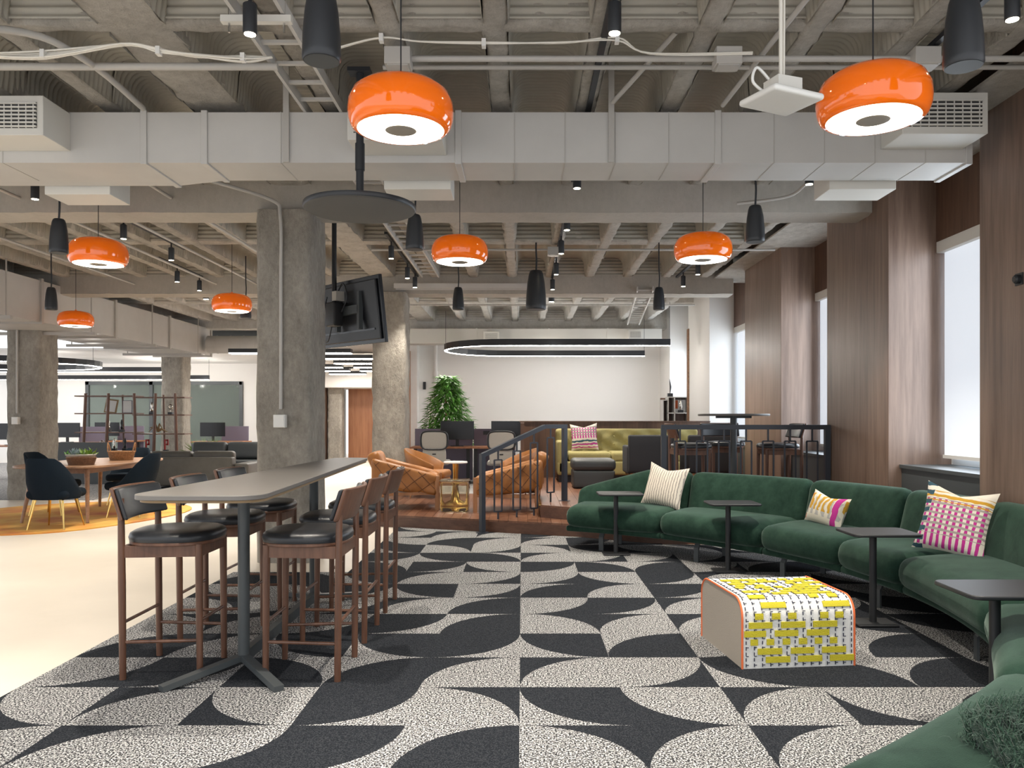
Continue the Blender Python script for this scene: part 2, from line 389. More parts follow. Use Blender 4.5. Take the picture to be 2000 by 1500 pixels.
planks(pl, -2.0, .225, plat_front, 12.75, .128, .15)
def pf2_front(x):
    pts = pf2[:4]
    for (a, b), (c, d) in zip(pts, pts[1:]):
        if a <= x <= c: return b+(d-b)*(x-a)/(c-a)
    return 8.56
planks(pl, .2265, .62, plat_front, 9.75, .128, .15)
planks(pl2, .226, 1.45, pf2_front, 14.15, .278, .30, .12)
MB().prism([(1.45, pf2_front(1.45)), (3.3, 8.56), (3.3, 14.15), (1.45, 14.15)], .278, .30).build('floor_boards', 'planks', pl2)
MB().bar((.222, 9.74, .296), (.222, 12.7, .296), .03, .012).build('brass_nosing', 'brass', pl2)
# ---- columns
def column(x0, x1, y0, y1, ztop, rough=.012):
    mb = MB(); nz = 26; pr = []
    ch = .03
    base = [(x0+ch, y0), (x1-ch, y0), (x1, y0+ch), (x1, y1-ch), (x1-ch, y1), (x0+ch, y1), (x0, y1-ch), (x0, y0+ch)]
    ring = []
    for (ax, ay), (bx, by) in zip(base, base[1:]+base[:1]):
        n = 5 if math.hypot(bx-ax, by-ay) > .1 else 1
        ring += [(ax+(bx-ax)*i/n, ay+(by-ay)*i/n) for i in range(n)]
    N = len(ring); vs = []
    for k in range(nz+1):
        for x, y in ring: vs.append((x+rng.uniform(-1, 1)*rough, y+rng.uniform(-1, 1)*rough, ztop*k/nz))
    fs = [(k*N+i, k*N+(i+1) % N, (k+1)*N+(i+1) % N, (k+1)*N+i) for k in range(nz) for i in range(N)]
    mb.add(vs, fs); o = mb.build('concrete_column', 'concrete', None, ang=60); return struct(o)
colA1 = column(-2.47, -1.96, 7.5, 8.08, ZB+.02, .006)
column(-2.31, -1.80, 12.45, 12.98, ZB+.02); column(-8.43, -7.88, 13.2, 13.75, ZB+.02); column(-8.43, -7.92, 18.85, 19.35, ZB+.02)
column(-6.25, -5.8, 26.0, 26.4, 2.3)
# ---- ceiling: slab, beams, joists, ribs, corrugated pans
ce = MB().box(-13, 4.3, 1.0, 28, ZS+.02, ZS+.15).build('ceiling', 'slab'); struct(ce)
def rough_bar(x0, x1, y0, y1, z0, z1, n, jit, along):
    """bar with a crumbly underside"""
    mb = MB(); vs = []; fs = []; m = 5
    for i in range(n+1):
        t = i/n
        for j in range(m+1):
            u = j/m; e = jit*(1.0 if j in (0, m) else .5)
            if along == 'y': vs.append((x0+(x1-x0)*u+rng.uniform(-e, e), y0+(y1-y0)*t, z0+rng.uniform(-e, e)*.7+(0.012 if j in (0, m) else 0)))
            else: vs.append((x0+(x1-x0)*t, y0+(y1-y0)*u+rng.uniform(-e, e), z0+rng.uniform(-e, e)*.7+(0.012 if j in (0, m) else 0)))
    W = m+1
    for i in range(n):
        for j in range(m): fs.append((i*W+j, (i+1)*W+j, (i+1)*W+j+1, i*W+j+1) if along == 'y' else (i*W+j, i*W+j+1, (i+1)*W+j+1, (i+1)*W+j))
    top = len(vs)
    for i in range(n+1):
        for j in (0, m):
            x, y, z = vs[i*W+j]; 
            if along == 'y': vs.append((x0 if j == 0 else x1, y, z1))
            else: vs.append((x, y0 if j == 0 else y1, z1))
    for i in range(n):
        for s, j in ((0, 0), (1, m)):
            q = (i*W+j, top+2*i+s, top+2*(i+1)+s, (i+1)*W+j); fs.append(q if (s == 0) == (along == 'y') else q[::-1])
    mb.add(vs, fs); return mb
JX = [-.147+.6*k for k in range(-2, 6)]
JL = [-2.92-.6*k for k in range(0, 13)]
JX = sorted(JX+[x for x in JL if abs(x+8.1) > .45])
WIDE = [-2.17, -8.12]
bays = [(1.2, 4.5, 4.62, 7.6, 'joist', 'pan'), (8.0, 10.1, 10.3, 12.6, 'joist', 'pan'), (13.0, 15.5, 15.7, 18.4, 'joist_white', 'pan_white')]
def visible(x, y): return x/y > -1060/FPX
def pan_mesh(L, mat, wd=.46):
    hw = wd/2; r = .11; zt = ZS-.03; prof = [(-hw, ZJ-.0), (-hw+.008, ZJ+.09), (-hw+.012, zt-r)]
    prof += [(-hw+.012+r*(1-math.cos(a)), zt-r+r*math.sin(a)) for a in (PI/8, PI/4, 3*PI/8, PI/2)]
    prof += [(-x, z) for x, z in reversed(prof)]
    n = len(prof); per = .055; ny = max(8, int(L/per*6)); vs = []; fs = []
    for j in range(ny+1):
        y = L*j/ny; dz = .007*math.sin(2*PI*y/per)
        for x, z in prof:                       # waves push toward the room all round the pan
            k = min(1, max(0, (z-ZJ)/.1)); cxn = -x/hw*abs(x)/hw if z < zt-.01 else 0
            vs.append((x+cxn*dz*k, y, z-(dz*k if z > zt-r-.01 else 0)))
    for j in range(ny): fs += [(j*n+i, j*n+i+1, (j+1)*n+i+1, (j+1)*n+i) for i in range(n-1)]
    return MB().add(vs, fs)
edges = sorted([(x-.07, x+.07) for x in JX]+[(x-.19, x+.19) for x in WIDE])
for bi, (ya, yb, yc, yd, jm, pm) in enumerate(bays):
    for x0, x1 in edges:
        if not visible(x1+.6, yd) or (bi == 2 and x0 < -9): continue
        rough_bar(x0, x1, ya, yd, ZJ, ZS+.03, int((yd-ya)/.09), .012 if x1-x0 < .2 else .016, 'y').build('ceiling_joist', jm, ce, ang=70)
    rough_bar(-9 if bi else -5.5, XP+.2, yb, yc, ZJ+.01, ZS+.03, 90, .014, 'x').build('ceiling_rib', jm, ce, ang=70)
    base = {}
    for (a, b), (c, d) in zip(edges, edges[1:]):
        if not visible(c, yd) or c-b < .1: continue
        for s0, s1 in ((ya, yb), (yc, yd)):
            n = 3 if bi == 0 else 2; L = (s1-s0)/n
            if bi == 2: n = 1; L = s1-s0
            for k in range(n):
                if not visible(c+.3, s0+(k+1)*L): continue
                key = round(L, 3)
                if key not in base: o = base[key] = pan_mesh(L-.012, pm).build('ceiling_pan', pm, ce, ang=75)
                else: o = link_copy(base[key], ce)
                o.location = ((b+c)/2, s0+k*L+.006, .012 if k % 2 else 0); o.scale = ((c-b)/.46, 1, 1)
            for e in (s0, s1):      # closing end plates of the pans
                pass
    for ye in (yb, yd):
        for (a, b), (c, d) in zip(edges, edges[1:]):
            if visible(c, ye) and c-b > .1:
                key = ('end', bi)
                if key not in base:
                    nz = 60; zz = [ZJ+.03+(ZS-ZJ-.03)*i/nz for i in range(nz+1)]
                    o = base[key] = MB().add([(x, .007*math.sin(2*PI*(z-ZJ)/.05), z) for z in zz for x in (-.24, .24)], [(2*i, 2*i+1, 2*i+3, 2*i+2) for i in range(nz)]).build('pan_end_plate', pm, ce, ang=80)
                else: o = link_copy(base[key], ce)
                o.location = ((b+c)/2, ye-.012, 0); o.scale = ((c-b)/.48, 1, 1)
MB().box(3.0, XP+.6, 1.0, 8, ZJ-.02, ZJ).build('ceiling_edge', 'joist', ce)
MB().box(3.0, XP+.6, 8, 13, ZJ-.02, ZJ).build('ceiling_edge', 'joist', ce)
rough_bar(-12, XP, 7.6, 8.0, ZB, ZS+.02, 130, .006, 'x').build('ceiling_beam', 'beam', ce, ang=60)
rough_bar(-12, XP, 12.6, 13.0, ZB, ZS+.02, 130, .006, 'x').build('ceiling_beam', 'beam', ce, ang=60)
rough_bar(-12, XP, 18.4, 18.8, ZB+.1, ZS+.02, 130, .006, 'x').build('ceiling_beam', 'joist_white', ce, ang=60)
# far soffits, office ceiling
MB().box(-16, -2.6, 19.2, 28, 2.95, 3.0).build('ceiling_office', 'white', ce)
MB().box(-9, -2.6, 25.5, 28, 2.3, 2.9).build('ceiling_soffit', 'white', ce)
# ---- walls
wr = sempty('wall_right')
piers = [(3.2, 5.82, 'wallwood'), (7.27, 8.73, 'wallwood'), (10.28, 11.94, 'wallwood'), (14.2, 16.0, 'white'), (18.0, 19.4, 'white')]
for a, b, m in piers:
    MB().box(XP, XW+.3, a, b, 0, ZS).build('wall_pier', m, wr, bevel=.004)
wins = [(5.82, 7.27, 'wallwood'), (8.73, 10.28, 'wallwood'), (11.94, 14.2, 'wallwood'), (16.0, 18.0, 'white')]
SILL = .93
for i, (a, b, m) in enumerate(wins):
    zt = 2.93
    MB().box(XW-.12, XW+.3, a, b, zt, ZS).build('wall_header', m if m == 'white' else 'darkwood', wr)
    MB().box(XP+.12, XW+.3, a, b, 0, SILL-.03).build('wall_sill_box', 'grey_metal' if m != 'white' else 'white', wr)
    wn = struct(MB().box(XW+.02, XW+.05, a, a+.08, SILL, zt).box(XW+.02, XW+.05, b-.08, b, SILL, zt).box(XW+.02, XW+.05, a+.08, b-.08, zt-.06, zt).box(XW+.02, XW+.05, a+.08, b-.08, SILL, SILL+.05).build('window_%d' % (i+1), 'white_plastic'))
    MB().box(XW+.03, XW+.035, a+.08, b-.08, SILL+.05, zt-.06).build('pane', 'glass_day', wn)
    MB().box(XP+.10, XW+.02, a, b, SILL-.03, SILL).build('window_sill', 'grey_metal', wn)
    lab = ['white roller blind in the window bay behind the curved green sofa', 'white roller blind in the window bay beside the round high table', 'white roller blind between the far wood pier and the white pier', 'white roller blind in the white window bay beside the low cubby shelf'][i]
    rb = thing('roller_blind', lab, 'blind', (XW-.06, (a+b)/2, SILL+.09), 0, None)
    hh = zt-SILL-.09
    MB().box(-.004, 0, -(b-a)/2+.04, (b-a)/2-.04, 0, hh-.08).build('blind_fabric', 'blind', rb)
    MB().box(-.02, .012, -(b-a)/2+.04, (b-a)/2-.04, -.03, 0).build('bottom_bar', 'white_plastic', rb)
    MB().box(-.06, .05, -(b-a)/2+.005, (b-a)/2-.005, hh-.1, hh).build('fascia', 'duct_light', rb, bevel=.004)
struct(MB().box(XP-.02, XP, 15.9, 16.05, .3, 3.1).build('trim_1', 'brick'))
wb = struct(MB().box(-2.7, XP+1, 19.3, 19.5, 0, ZS).build('wall_back', 'white'))
MB().box(-2.72, -2.45, 18.9, 19.3, 0, ZS).build('wall_return', 'white', wb)
MB().box(-2.66, -2.6, 15.6, 18.9, .0, 2.9).build('wood_edge', 'copperwood', wb)
MB().tube([(-2.05, 19.22, .1), (-2.05, 19.22, 3.4)], .045, 10).tube([(-2.05, 19.22, 2.35), (-2.05, 19.22, 2.45)], .06, 10).build('wall_pipe', 'white', wb)
MB().box(-2.35, -2.29, 19.24, 19.3, 2.02, 2.2).build('wall_sensor', 'black', wb)
wl = struct(MB().box(-16, -12.95, 24, 24.2, 0, 3.0).box(-12.95, -8.3, 24, 24.2, 2.42, 3.0).box(-8.3, -6.3, 24, 24.2, 0, 3.0).box(-12.95, -8.3, 24, 24.2, 0, .05).build('wall_office', 'white'))
wo = sempty('window_5')
for xa in (-12.95, -11.05, -8.38):
    MB().box(xa, xa+.1, 23.95, 24.05, .05, 2.42).build('mullion', 'grey_metal', wo)
MB().box(-12.95, -8.3, 23.95, 24.05, 2.32, 2.42).build('top_rail', 'grey_metal', wo)
MB().box(-12.85, -11.05, 23.99, 24.01, .05, 2.32).build('pane', 'office_glass', wo); MB().box(-10.95, -8.38, 23.99, 24.01, .05, 2.32).build('pane', 'office_glass', wo)
struct(MB().box(-16, -6, 27.4, 27.6, 0, 3).build('wall_meeting_room', M('meeting_room_wall', (.42, .44, .42), .8)))
MB().box(-5.8, -2.6, 27, 27.1, 0, 2.3).build('wall_corridor', 'copperwood')['kind'] = 'structure'
MB().box(-6.55, -6.3, 22, 27, 0, 2.95).build('wall_corridor_side', 'darkwood')['kind'] = 'structure'
lw = struct(MB().box(-.02, 3.3, 14.15, 14.27, .15, 1.27).box(-.04, 3.3, 14.13, 14.29, 1.27, 1.29).build('wall_low_divider', 'darkwood'))
MB().box(-.02, .04, 13.3, 14.15, .15, 1.26).build('end_panel', 'darkwood', lw)
# ================================================================ CEILING SERVICES
# main cross duct
def duct_seg(mb, x0, x1, y0, y1, z0, z1): mb.box(x0, x1, y0, y1, z0, z1)
d = thing('air_duct', 'long grey rectangular air duct spanning the room in front of the concrete column', 'duct', (0, 5.6, 3.12))
MB().prism([(-5.4, 0), (-2.62, 0), (-2.62, .56), (-5.4, .56)], 0, .35).build('duct_section', 'duct', d)
MB().prism([(-2.62, 0), (-2.2, 0), (-2.2, .42), (-2.62, .56)], 0, .35).build('duct_transition', 'duct', d)
for a, b in ((-2.2, -.44), (-.44, 1.36), (1.36, 3.12)):
    MB().box(a+.003, b-.003, 0, .42, 0, .35).build('duct_section', 'duct', d)
for x, dp in ((-2.62, .56), (-2.2, .42), (-.44, .42), (1.36, .42), (3.1, .42)):
    MB().box(x-.022, x+.022, -.012, dp+.012, -.012, .362).build('duct_flange', 'duct', d, bevel=.003)
for x in (-3.6, -1.67, -.05, .3, .65, 1.02, 1.75, 2.1, 2.45, 2.8):
    MB().box(x-.003, x+.003, -.003, .42, -.003, .353).build('duct_seam', 'conduit', d)
for x in (-1.63, .62):
    MB().box(x-.02, x+.02, -.02, -.003, 0, .74).build('hanger_strap', 'conduit', d)
def register(x, wd, face, y, lab, z=3.17, hh=.24):
    t = thing('air_register', lab, 'air vent', (x, y, z))
    dy = -.32 if face < 0 else .32
    MB().box(-wd/2, wd/2, min(0, dy), max(0, dy), 0, hh).build('housing', 'duct_light', t, bevel=.004)
    yf = dy+(-.004 if face < 0 else .004)
    MB().box(-wd/2+.04, wd/2-.04, min(yf, yf-.002*face), max(yf, yf-.002*face), .045, hh-.045).build('opening', 'grille', t)
    op = t.children[-1] if False else [c for c in t.children if c.name.startswith('opening')][0]
    for k in range(7):
        zz = .055+k*(hh-.11)/6
        MB().box(-wd/2+.04, wd/2-.04, yf-.012, yf+.004, zz-.005, zz+.005).build('louvre', 'duct_light', op)
    for k in range(9):
        xx = -wd/2+.06+k*(wd-.12)/8
        MB().box(xx-.003, xx+.003, yf-.006, yf+.006, .045, hh-.045).build('vane', 'duct_light', op)
    return t
register(-3.38, .5, -1, 5.6, 'pale air register box on the duct nearest the cream floor side', 3.2, .26)
register(-.83, .62, -1, 5.6, 'pale air register box on the duct behind an orange pendant')
register(2.77, .56, -1, 5.6, 'pale air register box with louvred grille on the duct beside the wood piers', 3.21, .27)
for x, l in ((-3.4, 'flat register box on the back of the duct above the cream floor'), (-.78, 'flat register box on the back of the duct above the ceiling disc'), (2.55, 'flat register box on the back of the duct beside the wood piers')):
    register(x, .5, 1, 6.036 if x > -3 else 6.176, l, 3.06, .2)
# big left duct along the room
d2 = thing('air_duct', 'large pale rectangular duct running past the column above the dining table', 'duct', (-7.85, 5.5, 2.78))
for k in range(6):
    y0 = k*2.2
    MB().box(-.65, .65, y0+.02, y0+2.18, 0, .62).build('duct_section', 'duct_light' if False else 'duct', d2)
    MB().box(-.68, .68, y0+2.16, y0+2.22, -.03, .65).build('duct_flange', 'conduit', d2)
    MB().box(-.9, .82, y0+1.2, y0+1.25, -.07, -.02).build('trapeze_bar', 'conduit', d2)
    for sx in (-.8, .75): MB().tube([(sx, y0+1.22, -.05), (sx, y0+1.22, .8)], .01, 6).build('hanger_rod', 'conduit', d2)
d3 = thing('air_duct', 'round spiral duct branching behind the concrete column', 'duct', (-7.1, 18.3, 3.0))
MB().tube([(0, 0, 0), (4.3, 0, 0)], .2, 20).build('spiral_duct', 'duct', d3)
for k in range(14): MB().tube([(.2+k*.3, 0, 0), (.215+k*.3, 0, 0)], .207, 20).build('spiral_seam', 'duct', d3)
d4 = thing('air_duct', 'pale rectangular duct along the far white wall', 'duct', (0, 17.85, 2.99))
MB().box(-2.6, 3.1, 0, .5, 0, .32).build('duct_section', 'duct_light', d4)
for x in (-1.0, .6, 1.9): MB().box(x-.02, x+.02, -.01, .51, -.01, .33).build('duct_flange', 'duct_light', d4)
register(-.66, .34, -1, 17.85, 'small louvred register on the far duct above the leafy plant side', 3.02, .2)
register(2.47, .30, -1, 17.85, 'small louvred register on the far duct above the window side', 3.04, .22)
# cable ladders
def ladder(name, lab, p0, p1, wd, nr):
    t = thing(name, lab, 'cable tray', p0); a = Vector((0, 0, 0)); b = Vector(p1)-Vector(p0); dr = b.normalized(); s = dr.cross(Vector((0, 0, 1))).normalized()
    for sg in (-1, 1): MB().bar(a+s*wd/2*sg, b+s*wd/2*sg, .02, .07).build('side_rail', 'duct', t)
    src = None
    for k in range(nr):
        p = a+b*((k+.5)/nr)
        if src is None:
            src = MB().bar(-s*wd/2, s*wd/2, .03, .018).build('rung', 'duct', t, loc=tuple(p))
        else: link_copy(src, t, tuple(p))
    return t
ladder('cable_ladder', 'grey cable ladder tray running overhead above the bar table', (-1.38, 2.0, 3.508), (-1.38, 7.55, 3.508), .25, 20)
ladder('cable_ladder', 'grey cable ladder tray running past the hanging television', (-1.38, 8.05, 3.50), (-1.38, 12.2, 3.50), .25, 15)
ladder('cable_ladder', 'grey cable ladder tray along the second concrete beam', (-1.95, 12.4, 3.36), (.1, 12.4, 3.36), .2, 9)
ladder('cable_ladder', 'pale cable ladder tray near the far window corner', (1.9, 12.4, 3.33), (2.35, 17, 3.33), .24, 15)
t = thing('strut_hanger', 'slotted strut hanger under the cable ladder beside the hanging speaker', 'bracket', (-1.38, 4.25, 3.43))
MB().box(-.2, .17, -.02, .02, 0, .035).build('strut', 'duct_light', t)
for x in (-.16, .13):
    MB().tube([(x, 0, -.05), (x, 0, .3)], .006, 6).build('threaded_rod', 'chrome', t)
# conduits
def pipe(lab, pts, r, name='conduit_pipe', mat='conduit', cat='pipe', smooth=0):
    p = arcpts(pts, smooth) if smooth else pts
    o0 = Vector(pts[0]); o = MB().tube([Vector(q)-o0 for q in p], r, 10).build(name, mat, loc=tuple(o0)); tag(o, lab, cat); return o
pipe('thick painted pipe crossing overhead on the cream floor side', [(-4.5, 4.8, 3.44), (-1.45, 4.8, 3.44)], .022)
pipe('painted conduit crossing overhead behind the nearest orange pendants', [(-.8, 4.74, 3.46), (XP+.3, 4.74, 3.46)], .018)
pipe('thin painted conduit just behind the long overhead conduit', [(-.85, 4.95, 3.50), (XP+.3, 4.95, 3.50)], .014)
pipe('curved painted conduit sweeping down to the duct near the left register', [(-3.2, 3.4, 3.0), (-2.75, 4.3, 3.42), (-2.55, 4.7, 3.44), (-2.58, 5.5, 3.46)], .02, smooth=6)
for x, l in ((-3.3, 'beside the concrete column'), (-4.1, 'above the orange pendant over the cream floor'), (-4.73, 'beside the far left track lights'), (-6.0, 'beside the large left duct')):
    pipe('long painted conduit running lengthwise '+l, [(x, 6.3, 3.42), (x, 12.5, 3.42)], .016)
pipe('conduit running across under the second ceiling bay behind the orange pendants', [(-1.9, 10.2, 3.47), (3.2, 10.2, 3.47)], .014)
pipe('conduit running across below the far beam', [(-2.3, 14.0, 3.3), (3.0, 14.0, 3.3)], .014, mat='joist_white')
pipe('conduit dropping diagonally between joists beside the wireless access point', [(1.37, 5.5, 3.48), (1.42, 4.8, 3.50), (1.55, 4.0, 3.6)], .016)
pipe('sloping conduit above the gap beside the far track lights', [(.62, 5.5, 3.5), (.9, 4.7, 3.6)], .016)
pipe('bent conduit running down the duct side beside the wood pier', [(2.55, 6.9, 3.5), (2.5, 7.3, 3.4), (2.35, 7.4, 3.36), (2.0, 7.5, 3.34)], .014, smooth=4)
pipe('conduit with a bend running down the face of the near concrete column', [(-2.75, 7.0, 3.42), (-2.3, 7.4, 3.35), (-2.23, 7.46, 3.2), (-2.23, 7.475, 2.6), (-2.23, 7.475, 1.43)], .016, smooth=6)
pipe('conduit running down the concrete column beside the dining table', [(-8.23, 13.17, 2.8), (-8.23, 13.17, 1.42)], .018)
for loc, l in (((-2.23, 7.49, 1.32), 'white socket box on the near concrete column'), ((-8.24, 13.19, 1.30), 'white socket box on the concrete column by the dining table')):
    b_ = thing('socket_box', l, 'electrical box', loc)
    MB().box(-.055, .055, -.07, 0, -.06, .06).build('box', 'white_plastic', b_, bevel=.006); MB().box(-.045, .045, -.076, -.07, -.05, .05).build('cover', 'white_plastic', b_)
for i, (x, y) in enumerate(((-.72, 4.72), (1.2, 4.72), (2.35, 4.72), (.4, 10.2))):
    l = ['beside the first orange pendant cord', 'beside the wireless access point cable', 'beside the pendant nearest the wood piers', 'holding the large hanging speaker'][i]
    b_ = thing('junction_box', 'painted junction box '+l, 'electrical box', (x, y, 3.40)); MB().box(-.075, .075, -.06, .06, 0, .1).build('box', 'conduit', b_, bevel=.004); MB().box(-.06, .06, -.05, .05, -.006, 0).build('lid', 'conduit', b_)
# white cable bundles
def cables(lab, pts, n=4, r=.0055, sp=.02):
    o0 = Vector(pts[0]); t = thing('cable_bundle', lab, 'cable', tuple(o0))
    for k in range(n):
        p = [Vector(q)-o0+Vector((0, rng.uniform(-sp, sp), rng.uniform(-sp, sp) if i % 2 else 0)) for i, q in enumerate(pts)]
        MB().tube(arcpts(p, 6), r, 6).build('cable', 'cable', t)
    for q in pts[1:-1:2]: MB().box(-.012, .012, -.02, .02, -.022, .022).build('cable_tie', 'white_plastic', t, loc=tuple(Vector(q)-o0))
def cp(px, py, Y): return (X(px, Y), Y, Z(py, Y))
cables('bundle of white cables swooping under the ceiling on the cream floor side', [cp(-60, 108, 4.55), cp(85, 106, 4.55), cp(240, 88, 4.55), cp(310, 100, 4.55), cp(375, 108, 4.55), cp(475, 113, 4.55), cp(530, 110, 4.6)], 6)
cables('thin pair of white cables strung along the conduit behind the pendants', [cp(655, 95, 4.6), cp(745, 75, 4.6), cp(820, 80, 4.6), cp(945, 85, 4.6), cp(1100, 83, 4.6), cp(1205, 77, 4.6), cp(1270, 104, 4.65), cp(1470, 104, 4.65)], 2, .005, .008)
# tracks and spots
def spot(x, y, lab, en, big=False):
    t = thing('track_spotlight', lab, 'spotlight', (x, y, 3.30)); r = .035 if not big else .05; L = .15 if not big else .2
    sb = MB().lathe([(r*.9, 0), (r, .01), (r, L), (r*.6, L+.01)], 16).build('spot_body', 'black', t)
    MB().lathe([(0, -.004), (r*.5, -.004), (r*.82, -.002)], 16).build('lens', 'spot_face', sb)
    MB().tube([(0, 0, L), (0, 0, L+.1)], .01, 8).build('stem', 'black', t)
    spot_light((x, y, 3.285), en)
def track(x, y0, y1, lab):
    o = MB().box(-.018, .018, 0, y1-y0, 0, .03).build('light_track', 'black', loc=(x, y0, 3.54-.03)); tag(o, lab, 'light track')
track(.47, 1.9, 7.4, 'black light track above the patterned carpet in the first ceiling bay')
track(.47, 8.1, 12.55, 'black light track above the lounge platform'); track(2.4, 1.9, 7.2, 'black light track beside the wood piers above the green sofa')
track(2.4, 10.5, 12.5, 'short black light track above the round high table'); track(-4.34, 2.4, 7.5, 'black light track over the near cream floor'); track(-1.9, 2.0, 2.9, 'added short black light track over the carpet edge, out of view'); track(-4.34, 8.1, 10.4, 'black light track above the cream floor')  # carpet edge track is added out of view for an added spotlight
track(-4.95, 11.0, 12.5, 'black light track above the dining table'); track(-1.6, 9.5, 12.4, 'black light track beside the cable ladder')
SG = [(-1.38, 4.1, 'glowing black spotlight above the bar table end'), (.47, 4.09, 'glowing black spotlight between the two nearest pendants'), (.47, 6.86, 'glowing spotlight behind the cross duct over the carpet'),
      (2.4, 6.74, 'glowing spotlight behind the cross duct beside the wood pier'), (2.4, 3.95, 'glowing spotlight above the near end of the green sofa'), (-4.34, 7.2, 'glowing spotlight above the cream floor behind the duct'),
      (.47, 8.39, 'spotlight over the lounge platform just past the first beam'), (.47, 9.6, 'spotlight over the tan lounge chairs'), (.47, 11.0, 'spotlight over the middle of the lounge platform'), (.47, 12.3, 'spotlight beside the second beam over the lounge'),
      (-4.34, 8.8, 'spotlight above the cream floor past the beam'), (-4.34, 10.0, 'spotlight nearest the dining table over the cream floor'), (-4.95, 11.6, 'spotlight above the orange rug'), (-4.95, 12.4, 'spotlight at the end of the dining table track'),
      (-1.6, 9.9, 'spotlight beside the cable ladder behind the disc'), (-1.6, 11.3, 'spotlight beside the cable ladder nearer the second beam'), (-1.6, 12.1, 'spotlight at the second beam beside the cable ladder'), (2.4, 11.0, 'spotlight over the round high table'), (2.4, 12.0, 'spotlight in front of the white pier')]
SG += [(-4.34, 4.9, 'added unseen spotlight over the cream floor beside the left register'), (-4.34, 2.9, 'added unseen spotlight over the near cream floor'), (.47, 2.2, 'added unseen spotlight over the nearest patterned carpet'), (-1.9, 2.4, 'added unseen spotlight over the carpet edge in front of the bar table')]  # added out of view to brighten the near floor and carpet
for x, y, l in SG: spot(x, y, l, 190 if y < 8 else 130)
spot(.5, 13.6, 'large black can light hanging below the second beam', 200, True); spot(-5.2, 13.3, 'large black can light near the left duct', 200, True)
# orange pendants
def pendant(x, y, lab, zr=2.72):
    t = thing('pendant_lamp', lab, 'pendant light', (x, y, zr), 0, 'orange pendant lamps')
    R = .25; out = [(.215, 0), (.232, .012), (.246, .045), (.25, .085), (.246, .13), (.225, .175), (.185, .205), (.12, .222), (.03, .228), (.0, .228)]
    MB().lathe(out, 40).build('lamp_shade', 'orange', t, ang=80)
    MB().lathe([(.0, -.004), (.045, -.005), (.066, -.006), (.074, -.003)], 32).build('recess_shade_disc', 'recess_shade', t, ang=80)  # flat grey disc, the recess shade is put into its colour
    MB().lathe([(.075, -.001), (.14, -.006), (.19, -.004), (.217, .003)], 40).build('diffuser', 'lamp', t, ang=80)
    MB().tube([(0, 0, .226), (0, 0, ZS-zr)], .0035, 6).build('cord', 'black', t)
    MB().lathe([(.0, .228), (.018, .228), (.014, .245), (.0, .245)], 12).build('cap', 'orange', t)
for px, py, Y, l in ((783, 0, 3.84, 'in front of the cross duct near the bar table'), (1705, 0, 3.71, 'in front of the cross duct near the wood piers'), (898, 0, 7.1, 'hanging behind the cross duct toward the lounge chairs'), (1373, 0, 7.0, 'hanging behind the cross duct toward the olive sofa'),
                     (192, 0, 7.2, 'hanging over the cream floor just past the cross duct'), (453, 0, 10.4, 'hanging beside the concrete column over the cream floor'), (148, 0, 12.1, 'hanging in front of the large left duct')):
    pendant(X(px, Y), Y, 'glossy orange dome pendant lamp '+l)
# hanging speakers
def speaker(px, Y, lab, sc=1.0, zb=2.70):
    x = X(px, Y); t = thing('hanging_speaker', lab, 'speaker', (x, Y, zb))
    R = .0725*sc; Hh = .28*sc
    MB().lathe([(R*.93, 0), (R, .008*sc), (R*1.0, .03*sc), (R*.97, .10*sc), (R*.86, .19*sc), (R*.72, .25*sc), (R*.62, .272*sc), (R*.5, Hh), (0, Hh)], 28).build('speaker_body', 'black', t, ang=50)
    MB().lathe([(0, .003), (R*.9, -.001)], 28).build('speaker_grille', 'grey_metal', t)
    MB().tube(arcpts([(0, 0, Hh-.01), (.006, 0, Hh+.12), (0, 0, Hh+.25), (0, 0, ZJ-zb)], 5), .008 if sc < 1.5 else .012, 6).build('cord', 'black', t)
for px, Y, l, s in ((628, 3.05, 'above the bar table', 1), (1882, 3.1, 'beside the pendant near the wood piers', 1), (115, 6.62, 'over the cream floor beside an orange pendant', 1), (810, 6.48, 'just behind the cross duct beside the ceiling disc', 1), (1475, 6.2, 'just behind the cross duct near the wood piers', 1),
                    (100, 10.1, 'in front of the large left duct', 1), (895, 10.1, 'below the middle pendant over the lounge', 1), (1287, 10.1, 'over the round high table', 1), (480, 10.95, 'behind an orange pendant beside the column', 1), (1047, 10.1, 'of larger bullet size over the lounge platform', 1.75)):
    speaker(px, Y, 'black tapered pendant speaker '+l, s)
# ceiling disc on a pole
t = thing('ceiling_disc', 'large flat black perforated disc hanging on a pole from the ceiling', 'speaker', (X(703, 5.09), 5.09, 2.66))
MB().lathe([(0, -.012), (.33, -.006), (.345, 0)], 48).build('perforated_face', M('perforated_metal', (.10, .10, .095), .5, bmp=.8, bscale=300), t)
MB().lathe([(.345, 0), (.352, .012), (.35, .03), (.30, .04), (0, .045)], 48).build('disc_body', 'black', t)
MB().tube([(0, 0, .04), (0, 0, .87)], .024, 14).build('pole', 'black', t); MB().tube([(0, 0, .25), (0, 0, .42)], .03, 14).build('pole_collar', 'black', t)
MB().box(-.07, .07, -.05, .05, .86, .885).build('mount_plate', 'black', t)
